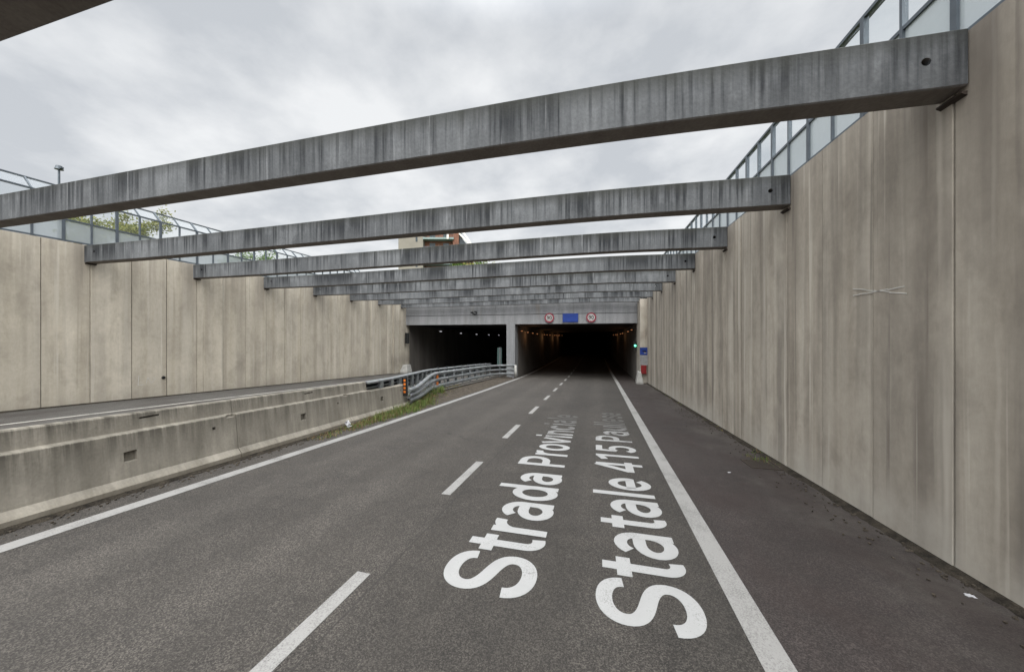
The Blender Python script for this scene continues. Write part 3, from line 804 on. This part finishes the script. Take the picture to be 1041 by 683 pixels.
# reflector marker on the barrier's end
y = 5.16*h; x = bx_(y)-.02
rm = empty('reflector_marker', (x, y-.05, zr(y)+.60), 'black marker with stacked orange reflectors on the barrier end', 'reflector')
m = MB(); m.box(-.085, .085, -.03, .03, -.1, .66); m.build('backboard', M['black'], rm)
for k in range(4):
    m = MB(); m.box(-.045, .045, -.045, -.031, .03+k*.155, .115+k*.155); m.build('reflector', M['orange'], rm)

# ------------------------------------------------------------------ tunnel portal
LB, LT = h+.44*h, h+1.18*h
tp = empty('tunnel_portal', (0, PORTAL, 0), 'grey concrete tunnel portal with two dark openings and a central pillar', 'tunnel')
XJ = 1.41*h
def P_(m, name, mat, **k): return m.build(name, mat, tp, **k)
def yo(q): return q - PORTAL
m = MB(); mid = (LB+LT)/2 - .02
xs = [-7.47*h, -5.6*h, -3.65*h, -2.3*h, -.75*h, .35*h, 1.42*h]
for a, b in zip(xs, xs[1:]):
    m.box(a+.006, b-.006, 0, .6, LB, mid-.022); m.box(a+.006, b-.006, .03, .6, mid+.022, LT)
m.cur = 1; m.box(-7.47*h, XJ, .09, .58, LB+.02, LT-.02)
P_(m, 'lintel', [M['lintel'], M['grit']])
m = MB(); m.box(XL-.45, XR+.45, .05, .75, LT+.003, WALL_TOP-.1); P_(m, 'parapet', M['beam'])
zp = zr(PORTAL)-1.0
m = MB(); m.box(-3.22*h, -2.90*h, -.06, 1.2, zp, LB-.003); P_(m, 'pillar', M['lintel'])
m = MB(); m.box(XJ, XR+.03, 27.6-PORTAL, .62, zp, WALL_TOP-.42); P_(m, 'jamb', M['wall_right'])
m = MB(); m.box(XR-.22, XR+.45, 27.75-PORTAL, .6, WALL_TOP-.42, WALL_TOP-.03); P_(m, 'jamb_cap', M['dark'])
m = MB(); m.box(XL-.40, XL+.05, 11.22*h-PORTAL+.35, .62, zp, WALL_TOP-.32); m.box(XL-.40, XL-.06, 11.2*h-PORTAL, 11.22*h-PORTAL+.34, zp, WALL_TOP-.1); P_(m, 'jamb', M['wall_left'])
m = MB(); m.box(XL-.2, XL+.02, 11.24*h-PORTAL, .5, WALL_TOP-.31, WALL_TOP-.1); P_(m, 'jamb_cap', M['dark'])
def lining(name, fx0, fx1, mat, z0f, z1f, y0, y1):
    m = MB(); secs = []
    for q in [y0] + [v for v in ys if y0 < v < y1] + [y1]:
        secs.append([(fx0,yo(q),z0f(q)),(fx1,yo(q),z0f(q)),(fx1,yo(q),z1f(q)),(fx0,yo(q),z1f(q))])
    m.loft(secs); return P_(m, name, mat)
ceil = lambda q: LB + .10 + (zr(q)-zr(PORTAL))
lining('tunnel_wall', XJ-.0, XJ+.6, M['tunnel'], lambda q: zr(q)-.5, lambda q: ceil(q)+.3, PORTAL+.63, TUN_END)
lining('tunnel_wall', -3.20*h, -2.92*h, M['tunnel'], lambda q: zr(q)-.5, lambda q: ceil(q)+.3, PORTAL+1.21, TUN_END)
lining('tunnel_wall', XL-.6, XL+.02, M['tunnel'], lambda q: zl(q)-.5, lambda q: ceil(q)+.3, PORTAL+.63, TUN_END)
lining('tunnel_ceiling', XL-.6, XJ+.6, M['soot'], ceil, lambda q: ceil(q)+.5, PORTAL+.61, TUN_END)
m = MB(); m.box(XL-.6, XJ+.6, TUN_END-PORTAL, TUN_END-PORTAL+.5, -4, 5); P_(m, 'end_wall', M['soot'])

# lamps in the tubes
def lamp(x, y, z, mat, label, group, watt=0, aim=1, src=[None, {}]):
    key = mat.name
    root = empty('tunnel_lamp', (x, y, z), label, 'lamp', group)
    if key not in src[1]:
        m = MB(); m.box(-.08, .08, -.22, .22, .03, .12); hs = m.build('housing', M['dark'], root)
        m = MB(); m.box(-.05, .05, -.15, .15, -.02, .028); gl = m.build('diffuser', mat, root)
        src[1][key] = (hs, gl)
    else:
        for o in src[1][key]: copy_child(o, root)
    if watt:
        ld = bpy.data.lights.new('lamp_light', 'POINT'); ld.energy = watt; ld.color = (1,.50,.22); ld.shadow_soft_size = .12
        lo = bpy.data.objects.new('lamp_light', ld); col.objects.link(lo); lo.parent = root; lo.location = (aim*.45, 0, -.25)
    return root
for i in (0,1,2,3,5,6,7,9,10,11,12,14):
    y = 12.95*h + i*2.9 + .5*math.sin(i*3.1)
    lamp(-2.80*h, y, ceil(y)-.62, M['lamp_orange'], 'small orange lamp in the row along the pillar side of right tube', 'orange lamps on the left side of the right tube', 7 if i in (1,5,9,12) else 0, 1)
for i in (0,1,3,4,6,7,9):
    y = 13.0*h + i*3.3
    lamp(1.30*h, y, ceil(y)-.55, M['lamp_orange'], 'small orange lamp in the row along the outer wall of right tube', 'orange lamps on the right side of the right tube', 4 if i in (3,7) else 0, -1)
for i in range(6):
    y = 13.0*h + i*2.2*h
    lamp(-6.3*h, y, ceil(y)-.62, M['lamp_white'], 'small white lamp in the row under the left tube ceiling', 'white lamps in the left tube')

# ------------------------------------------------------------------ signs and fittings at the portal
def disc(m, r, n, y0, y1):
    ring = lambda y: [(r*math.cos(2*math.pi*k/n), y, r*math.sin(2*math.pi*k/n)) for k in range(n)]
    m.loft([ring(y0), ring(y1)])
def text_mesh(txt, size, mat, parent, y, name='numerals'):
    cu = bpy.data.curves.new(name, 'FONT'); cu.body = txt; cu.size = size; cu.offset = .012*size; cu.align_x = 'CENTER'; cu.align_y = 'CENTER'; cu.extrude = .002
    ob = bpy.data.objects.new(name, cu); col.objects.link(ob); bpy.context.view_layer.update()
    me = bpy.data.meshes.new_from_object(ob.evaluated_get(bpy.context.evaluated_depsgraph_get())); bpy.data.objects.remove(ob)
    xs_ = [v.co.x for v in me.vertices]; ys_ = [v.co.y for v in me.vertices]; cx = (min(xs_)+max(xs_))/2; cy = (min(ys_)+max(ys_))/2
    for v in me.vertices: v.co = (v.co.x-cx, y - v.co.z, v.co.y-cy)
    me.materials.clear(); me.materials.append(mat)
    o = bpy.data.objects.new(name, me); col.objects.link(o); o.parent = parent; return o
def portal_at(px, py, y=PORTAL):
    X = (px-520.5)/F; vz = math.sin(YAW)*X + math.cos(YAW); Z = y/vz
    return Vector((Z*(math.cos(YAW)*X - math.sin(YAW)), y, h + (341.5-py)/F*Z))
def speed(px, py, label):
    p = portal_at(px, py, PORTAL-.12); r = empty('speed_limit_sign', p, label, 'road sign', 'round speed limit signs on the lintel')
    m = MB(); disc(m, .42, 36, 0, .03); m.build('ring', M['red_ring'], r)
    m = MB(); disc(m, .30, 36, -.006, .02); m.build('face', M['white'], r)
    text_mesh('90', .44, M['black'], r, -.010)
    m = MB(); m.box(-.04, .04, .031, .12, -.3, .3); m.build('bracket', M['galv'], r)
speed(558.4, 323, 'round red ringed speed limit sign left of the blue panel')
speed(601, 322.6, 'round red ringed speed limit sign right of the blue panel')
p = portal_at(579.8, 323, PORTAL-.10); r = empty('direction_sign', p, 'plain blue rectangular panel on the lintel between two round signs', 'road sign')
m = MB(); m.box(-.66, .66, 0, .03, -.37, .37); m.build('panel', M['blue'], r, bevel=.008)
m = MB(); m.box(-.45, -.38, .031, .1, -.3, .3); m.box(.38, .45, .031, .1, -.3, .3); m.build('bracket', M['galv'], r)
p = portal_at(483, 318.2, PORTAL-.02); r = empty('security_camera', p, 'pair of small dark cameras bracketed on the lintel', 'camera')
for dx, dz in ((-.18,.02),(.16,.06)):
    m = MB(); m.box(dx-.07, dx+.07, -.50, -.12, dz-.08, dz+.08); m.tube([(dx,-.50,dz),(dx,-.56,dz)], .06, 10); m.build('camera_body', M['dark'], r, bevel=.01)
m = MB(); m.box(-.22, .22, -.14, -.08, -.14, -.08); m.box(-.03, .03, -.12, .02, -.14, -.05); m.build('bracket', M['dark'], r)

# dark signal on the left jamb
p = portal_at(413.2, 343.8, PORTAL-.20); p.x = XL+.30
r = empty('traffic_signal', p, 'unlit dark traffic signal fixed at the left edge of the portal', 'traffic light')
m = MB(); m.box(-.16, .16, -.12, .12, -.52, .52); m.build('housing', M['dark'], r, bevel=.02)
for k in (-1, 0, 1):
    m = MB(); m.tube([(0,-.121,k*.32),(0,-.15,k*.32)], .11, 16); m.build('lens', M['black'], r)
m = MB(); m.box(-.3, -.16, -.03, .03, -.05, .05); m.build('bracket', M['galv'], r)
# green light on the right
p = portal_at(646, 351.3, PORTAL+.30); p.x = XJ-.14
r = empty('traffic_signal', p, 'small traffic signal lit green at the right edge of the tunnel mouth', 'traffic light')
m = MB(); m.box(-.13, .13, 0, .16, -.36, .36); m.build('housing', M['black'], r, bevel=.015)
m = MB(); m.tube([(0,-.02,0),(0,.0,0)], .085, 16); m.build('lens', M['lamp_green'], r)
for k in (-.23, .23):
    m = MB(); m.tube([(0,-.02,k),(0,.0,k)], .085, 16); m.build('lens', M['dark'], r)

# emergency point on the right jamb
jy = 27.6
p = portal_at(653.5, 357, jy-.05); p.x = XJ+.29
r = empty('emergency_sign', p, 'blue square emergency sign with a small pictogram on the right jamb', 'sign')
m = MB(); m.box(-.31, .31, 0, .03, -.29, .29); m.build('panel', M['blue'], r, bevel=.006)
m = MB(); m.box(-.13, .15, -.008, -.001, -.05, .08); m.box(-.05,.17,-.0079,-.001,-.09,-.05); m.build('pictogram', M['navy'], r)
m = MB(); m.box(-.02, .17, -.012, -.0085, -.155, -.095); m.build('pictogram', M['white'], r)
p = portal_at(653.3, 366.5, jy-.06); p.x = XJ+.27
r = empty('emergency_cabinet', p, 'pale grey cabinet hanging under the blue emergency sign', 'cabinet')
m = MB(); m.box(-.27, .27, -.14, .05, -.38, .38); m.build('case', M['grey_cab'], r, bevel=.012)
m = MB(); m.box(-.23, .23, -.152, -.1405, -.34, .34); m.build('door', M['grey_cab'], r, bevel=.006)
p = portal_at(651.8, 375.5, jy-.1); p.x = XJ+.24
r = empty('extinguisher_box', p, 'red extinguisher box under the grey emergency cabinet', 'fire extinguisher')
m = MB(); m.box(-.19, .19, -.14, .10, -.33, .33); m.build('case', M['red'], r, bevel=.02)
m = MB(); m.box(-.10, .10, -.152, -.141, -.19, .19); m.build('door', M['red'], r)
q = jy-.35
r = empty('concrete_block', (XJ-.10, q, zr(q)), 'pale tapered concrete end block standing at the right jamb', 'concrete block', 'pale concrete end blocks at the portal')
def taper(x0, x1, y0, y1, z1, tx, ty):
    m = MB(); m.loft([[(x0,y0,-.1),(x1,y0,-.1),(x1,y1,-.1),(x0,y1,-.1)], [(x0,y0,.15),(x1,y0,.15),(x1,y1,.15),(x0,y1,.15)],
                      [(x0+tx,y0+ty,z1),(x1-tx,y0+ty,z1),(x1-tx,y1,z1),(x0+tx,y1,z1)]]); return m
taper(-.24, .24, -.5, .4, .92, .14, .25).build('block', M['pale_concrete'], r, bevel=.02)
q = PORTAL-.5
r = empty('concrete_block', (XL+.35, q, zl(q)), 'pale tapered concrete end block standing at the left jamb', 'concrete block', 'pale concrete end blocks at the portal')
taper(-.34, .44, -.5, .4, .78, .16, .25).build('block', M['pale_concrete'], r, bevel=.02)
# kerb of old concrete at the foot of the right wall
p = portal_at(508, 357.5, PORTAL+1.0)
r = empty('marker_sign', (p.x, p.y, zl(p.y)), 'grey green upright panel on a pale post inside the left tube', 'sign')
m = MB(); m.tube([(.05,-.05,-.1),(.05,-.05,2.55)], .05, 10); m.build('post', M['galv'], r)
m = MB(); m.box(-.24, .20, .005, .03, .9, 2.5); m.build('panel', M['teal'], r)

# ------------------------------------------------------------------ small things on the ground
v = 3.46*h; x = 1.45*h
r = empty('drain_grate', (x, v, zr(v)+.004), 'rusty iron drain grate in the shoulder beside the right wall', 'drain')
m = MB()
m.box(-.30, .30, -.28, -.24, 0, .012); m.box(-.30, .30, .24, .28, 0, .012); m.box(-.30,-.26,-.24,.24,0,.012); m.box(.26,.30,-.24,.24,0,.012)
for k in range(9): m.box(-.235+k*.055, -.205+k*.055, -.238, .238, 0, .009)
o = m.build('frame', M['iron'], r); o.rotation_euler = (math.atan(-S), 0, 0)
m = MB(); m.box(-.26, .26, -.24, .24, -.001, .002); o = m.build('pit', M['black'], r); o.rotation_euler = (math.atan(-S), 0, 0)
def crumple(name, loc, s, label, seed, flat=.4):
    rr = random.Random(seed); m = MB(); n = 5; V = []
    for i in range(n):
        for j in range(n): V.append(((i/(n-1)-.5)*s + rr.uniform(-.1,.1)*s, (j/(n-1)-.5)*s*.8 + rr.uniform(-.1,.1)*s, abs(rr.gauss(0,.35))*s*flat + .004))
    Fc = [(i*n+j, i*n+j+1, (i+1)*n+j+1, (i+1)*n+j) for i in range(n-1) for j in range(n-1)]
    m.add(V, Fc); o = m.build(name, M['paper'], loc=loc); so = o.modifiers.new('thick', 'SOLIDIFY'); so.thickness = .003
    return tag(o, label, 'litter')
crumple('paper_litter', (1.515*h, 1.815*h, zr(1.815*h)), .065, 'flattened white scrap of litter on the shoulder by the right wall', 3, .15)
crumple('paper_litter', (2.62, 7.6, zr(7.6)), .05, 'tiny pale scrap lying in the middle of the dark shoulder', 8, .15)
v = 3.63*h
o = crumple('paper_litter', (-3.045*h, v, zr(v)+.10), .22, 'crumpled white paper leaning on the foot of the barrier', 5, .5); o.rotation_euler = (.2, 1.1, .3)

# weeds
def blades(name, spots, mats, label, seed):
    rr = random.Random(seed); m = MB()
    for (x, y, z, hh, spread, cnt, dryness) in spots:
        for _ in range(cnt):
            m.cur = 1 if rr.random() < dryness else 0
            bx, by = x + rr.gauss(0, spread), y + rr.gauss(0, spread*1.5)
            L = hh*rr.uniform(.4, 1.15); a = rr.uniform(0, 6.28); ln = rr.uniform(.1, .8)*L; w = rr.uniform(.003, .009)
            dx, dy = math.cos(a), math.sin(a); zb = z - .01
            p0 = Vector((bx, by, zb)); p1 = p0 + Vector((dx*ln*.35, dy*ln*.35, L*.6)); p2 = p0 + Vector((dx*ln, dy*ln, L*rr.uniform(.75,1)))
            s_ = Vector((-dy, dx, 0))*w
            m.add([p0-s_, p0+s_, p1+s_*.8, p1-s_*.8, p2], [(0,1,2,3),(3,2,4)])
    return tag(m.build(name, mats), label, 'weeds', kind='stuff')
spots = []
for i in range(380):
    y = rnd.uniform(7.2, 19.5); u = (y-7.2)/12.3
    den = math.exp(-((y-12.2)/2.9)**2)
    base = -3.09*h if y < 5.2*h else -3.09*h - .9*min(1, (y-5.2*h)/4)
    x = base + abs(rnd.gauss(.10, .24)) + .02
    if x > lx(y)-.3: x = lx(y)-.3-rnd.random()*.2
    hh = (.06 + .32*den*rnd.random()**1.2)
    spots.append((x, y, ground_mid(x, y)+.01, hh, .05+.06*den, int(10+34*den), .75-.55*den if y < 16 else .7))
for i in range(40):
    y = rnd.uniform(14, 17); x = -3.38*h + rnd.uniform(-.1,.35)
    spots.append((x, y, ground_mid(x, y)+.01, rnd.uniform(.1,.4), .07, 26, .15))
blades('verge_weeds', spots, [M['weed'], M['dry']], 'green and dry weeds along the barrier end and guardrail foot', 4)
spots = []
for i in range(16): spots.append((1.50*h+rnd.gauss(.08,.13), 3.5*h+rnd.gauss(.1,.28), zr(3.5*h)+.0, rnd.uniform(.03,.09), .05, 14, .3))
for i in range(16):
    y = rnd.uniform(2.5, 26); spots.append((XR-.05-abs(rnd.gauss(0,.05)), y, zr(y)+.02, rnd.uniform(.02,.07), .03, 10, .6))
blades('gutter_weeds', spots, [M['weed'], M['dry']], 'small weeds around the drain and the foot of the right wall', 9)
# grit and pebbles scattered on the shoulder and beside the barrier
m = MB(); rr = random.Random(12)
for i in range(900):
    if rr.random() < .62:
        y = rr.uniform(2, 18)**1.0; x = XR - abs(rr.gauss(.12, .25)) - .03
    else:
        y = rr.uniform(1.5, 11); x = -3.09*h + abs(rr.gauss(.06, .14)) + .02
    r0 = rr.uniform(.004, .014); z = zr(y) + r0*.5 + .006
    m.obox((x, y, z), Vector((r0, r0*rr.uniform(-.5,.5), 0)), Vector((r0*rr.uniform(-.5,.5), r0*rr.uniform(.6,1.3), 0)), Vector((rr.uniform(-.3,.3)*r0, 0, r0*.7)))
tag(m.build('gravel', M['soil']), 'scattered grit and pebbles beside the walls', 'gravel', kind='stuff')

# ------------------------------------------------------------------ trees above the cutting
def tree(name, base, H, rad, n_leaf, leaf_mat, label, cat, seed, leaf_s=.09, airy=.5, squash=.8):
    rr = random.Random(seed); root = empty(name, base, label, cat)
    m = MB(); th = H*.42
    m.tube([(0,0,-.2),(.04*H*.3,0,th*.5),(0,.03*H,th),(rr.uniform(-.05,.05)*H,0,H*.8)], H*.022, 8, H*.006)
    tips = []
    for i in range(16):
        a = i*2.4 + rr.uniform(-.3,.3); z0 = th*rr.uniform(.7, 1.6); e = rr.uniform(.45, 1.0)
        tip = Vector((math.cos(a)*rad*e, math.sin(a)*rad*e, min(H*.97, z0 + rad*rr.uniform(.3,1.0)*squash)))
        mid_ = tip*.5 + Vector((0,0,z0*.55)); m.tube([(0,0,z0*.85), mid_, tip], H*.009, 6, H*.002); tips.append((tip, mid_))
        for q in range(3):
            t2 = tip + Vector((rr.gauss(0,.35), rr.gauss(0,.35), rr.gauss(.05,.28)))*rad*.6
            m.tube([mid_.lerp(tip, .6), t2], H*.004, 5, H*.0015); tips.append((t2, tip))
    m.build('trunk', M['bark'], root)
    c = MB()
    for i in range(n_leaf):
        tip, md = rr.choice(tips); b = md.lerp(tip, rr.uniform(.35, 1.05))
        p = b + Vector((rr.gauss(0,1), rr.gauss(0,1), rr.gauss(0,.8)))*rad*.13*(1.4-airy)
        d = Vector((rr.gauss(0,1), rr.gauss(0,1), rr.gauss(0,.6))).normalized(); u = d.cross(Vector((rr.gauss(0,1),rr.gauss(0,1),rr.gauss(0,1)))).normalized()
        s_ = leaf_s*rr.uniform(.6, 1.3)
        c.add([p-d*s_, p+u*s_*.45, p+d*s_, p-u*s_*.45], [(0,1,2,3)])
    c.build('crown', leaf_mat, root)
    return root
p = at(120, 224, 18.5); tree('tree', (p.x, p.y, G), p.z-G+.25, 1.75, 7500, M['leaf_yellow'], 'sparse yellow green tree behind the left glazed barrier', 'tree', 21, .085, .6)
p = at(254, 262, 27); tree('tree', (p.x, p.y, G), p.z-G+.75, 1.75, 2600, M['leaf_green'], 'small dense green tree far along behind the left glazed barrier', 'tree', 5, .10, .2)
p = at(497, 268, 62); tree('tree', (p.x, p.y, G), p.z-G+1.6, 3.4, 3000, M['leaf_yellow'], 'distant yellowish tree in front of the far building', 'tree', 15, .22, .3)
p = at(478, 262, 66); tree('tree', (p.x, p.y, G), p.z-G+3.2, 3.4, 3600, M['leaf_green'], 'distant dark green tree right of the brick building', 'tree', 18, .22, .3)

# lamp behind the left fence
p = at(60, 172, 5.35*h)
r = empty('lamp_post', (p.x, p.y, G), 'slim grey lamp post with small round head behind left glazed barrier', 'lamp post')
zt = p.z - G
m = MB(); m.tube([(0,0,0),(0,0,zt)], .045, 10, .03); m.build('pole', M['fence_metal'], r)
m = MB(); m.tube([(0,0,zt-.02),(0,0,zt+.04),(0,0,zt+.12),(0,0,zt+.10)], .12, 14, .06); m.box(.05,.20,-.04,.04,zt+.0,zt+.05); m.build('lamp_head', M['fence_metal'], r)

# ------------------------------------------------------------------ far apartment building
Zb = 80
b0 = at(405, 300, Zb); r = empty('apartment_building', (b0.x, b0.y, G), 'cream and orange brick apartment block seen between the struts', 'building', rz=YAW)
px = Zb/F; top = (341.5-229)*px + h - G
wA = 25*px; wB = 34*px; wC = 18*px
m = MB(); m.box(0, wA, 0, 9, 0, top-1.0); m.build('stair_tower', M['cream'], r)
for i in range(8):
    z = top-1.0-2.4-i*3.0
    f_ = MB(); f_.box(wA*.70, wA*.78, -.03, .05, z-.55, z+.55); f_.build('window', M['glassdark'], r)
m = MB(); m.box(wA+.01, wA+wB, 1.6, 9, 0, top-.6); m.build('brick_body', M['brick'], r)
for i in range(7):
    z = top-3.35-i*3.0
    s_ = MB(); s_.box(wA+.02, wA+wB*.92, -.2, 1.59, z, z+.42); bal = s_.build('balcony', M['slab'], r)
    s_ = MB()
    for q in range(14): s_.box(wA+.1+q*.55, wA+.14+q*.55, -.15, -.11, z+.42, z+1.2)
    s_.box(wA+.05, wA+wB*.9, -.16, -.10, z+1.2, z+1.27); s_.build('railing', M['fence_metal'], bal)
    for q in range(2):
        f_ = MB(); f_.box(wA+1.2+q*3.3, wA+2.6+q*3.3, 1.54, 1.62, z+.45, z+2.5); f_.build('window', M['glassdark'], r)
s_ = MB(); s_.box(wA+wB-.9, wA+wB+.5, .3, 1.8, 0, top+.1); s_.build('brick_pier', M['brick'], r)
s_ = MB(); s_.box(wA+wB*.72, wA+wB*.78, -.5, -.3, top-3.4, top-.6); s_.build('downpipe', M['offwhite'], r)
m = MB(); m.box(wA+wB+.51, wA+wB+wC-1.2, 2.2, 9, 0, top-6.2)
m.build('side_wing', M['brick'], r)
m = MB(); x0 = wA+wB+.3
for q in range(2): m.bar((x0+1.4*q-.6, .6, top-.9), (x0+wC*.8+.4*q, .6, top-5.0-.2*q), .38, .5, up=(0,1,0))
m.build('rafter', M['offwhite'], r)
m = MB()
m.loft([[(x0,1.0,top-1.8),(x0,5,top-1.8),(x0,5,top-6.1),(x0,1.0,top-6.1)], [(x0+wC*.75,1.0,top-5.6),(x0+wC*.75,5,top-5.6),(x0+wC*.75,5,top-6.1),(x0+wC*.75,1.0,top-6.1)]])
m.build('sloped_roof', M['glassdark'], r)
m = MB(); m.box(-.2, wA+.2, -.2, 9.2, top-1.0, top-.75); m.build('roof', M['cream'], r)
m = MB(); m.box(wA+.21, wA+wB+.4, 1.2, 9.2, top-.6, top-.3); m.build('roof', M['slab'], r)

# ------------------------------------------------------------------ light and sky
SUN_EL, SUN_AZ = R(48), R(172)         # soft sun behind cloud, from the right and a little behind
W = bpy.data.worlds.new('World'); sc.world = W; W.use_nodes = True
t = W.node_tree; N = t.nodes; bg = N['Background']
class WT(NT):
    def __init__(s): s.t = t; s.co = s.n('ShaderNodeTexCoord').outputs['Generated']
w = WT()
sky = w.n('ShaderNodeTexSky', sky_type='NISHITA'); sky.sun_disc = False; sky.sun_elevation = SUN_EL; sky.sun_rotation = SUN_AZ; sky.air_density = 1; sky.dust_density = 4
x, y, z = w.sep()
den = w.math('ADD', w.math('MAXIMUM', z, 0), .22)
cv = w.n('ShaderNodeCombineXYZ'); w.put(cv.inputs[0], w.math('DIVIDE', x, den)); w.put(cv.inputs[1], w.math('DIVIDE', y, den)); cv.inputs[2].default_value = 3.3
n1 = w.noise(2.3, cv.outputs[0], detail=8, rough=.55)
n2 = w.noise(.8, cv.outputs[0], detail=4, rough=.5)
f = w.math('ADD', w.math('MULTIPLY', n1, .6), w.math('MULTIPLY', n2, .4))
c = w.mix(w.rng(f, .40, .56, 0, 1), (3.62,3.78,3.98), (5.45,5.53,5.58))
glow = w.math('MULTIPLY', w.rng(z, .02, .42, 1, 0, True), w.rng(x, -.6, .6, .25, 1))
c = w.mix(w.math('MULTIPLY', glow, .45), c, (5.9,5.92,5.78))
zen = w.rng(z, .66, .97, 1, 5.6, True)
# unseen zenith boost and bright lobe behind the camera, added to light the walls
dp = w.n('ShaderNodeVectorMath', operation='DOT_PRODUCT'); w.link(w.co, dp.inputs[0])
dp.inputs[1].default_value = (math.sin(SUN_AZ)*math.cos(SUN_EL), math.cos(SUN_AZ)*math.cos(SUN_EL), math.sin(SUN_EL))
zen = w.math('ADD', zen, w.rng(dp.outputs['Value'], .30, 1.0, 0, 3.2, True))
c = w.scale(c, zen)
c = w.mix(.06, c, sky.outputs[0])
w.link(c, bg.inputs['Color']); bg.inputs['Strength'].default_value = .1
sd = bpy.data.lights.new('sun', 'SUN'); sd.energy = 1.5; sd.angle = R(50); sd.color = (1, .965, .91)
so = bpy.data.objects.new('sun', sd); col.objects.link(so)
# Nishita's rotation turns clockwise from +Y
d = Vector((math.sin(SUN_AZ)*math.cos(SUN_EL), math.cos(SUN_AZ)*math.cos(SUN_EL), math.sin(SUN_EL)))
so.rotation_euler = d.to_track_quat('Z', 'Y').to_euler(); so.location = (0, -20, 60)

# ------------------------------------------------------------------ camera
cd = bpy.data.cameras.new('camera'); cd.sensor_width = 36; cd.lens = F/1041*36; cd.clip_start = .05; cd.clip_end = 5000
co = bpy.data.objects.new('camera', cd); col.objects.link(co); co.location = (0, 0, h); co.rotation_euler = (R(90), 0, YAW)
sc.camera = co
vs = sc.view_settings; vs.view_transform = 'Standard'; vs.look = 'None'; vs.exposure = .75; vs.gamma = 1; vs.use_curve_mapping = False
sc.render.engine = 'CYCLES'
cy = sc.cycles; cy.max_bounces = 8; cy.transparent_max_bounces = 24; cy.diffuse_bounces = 4; cy.use_denoising = True; cy.sample_clamp_indirect = 4
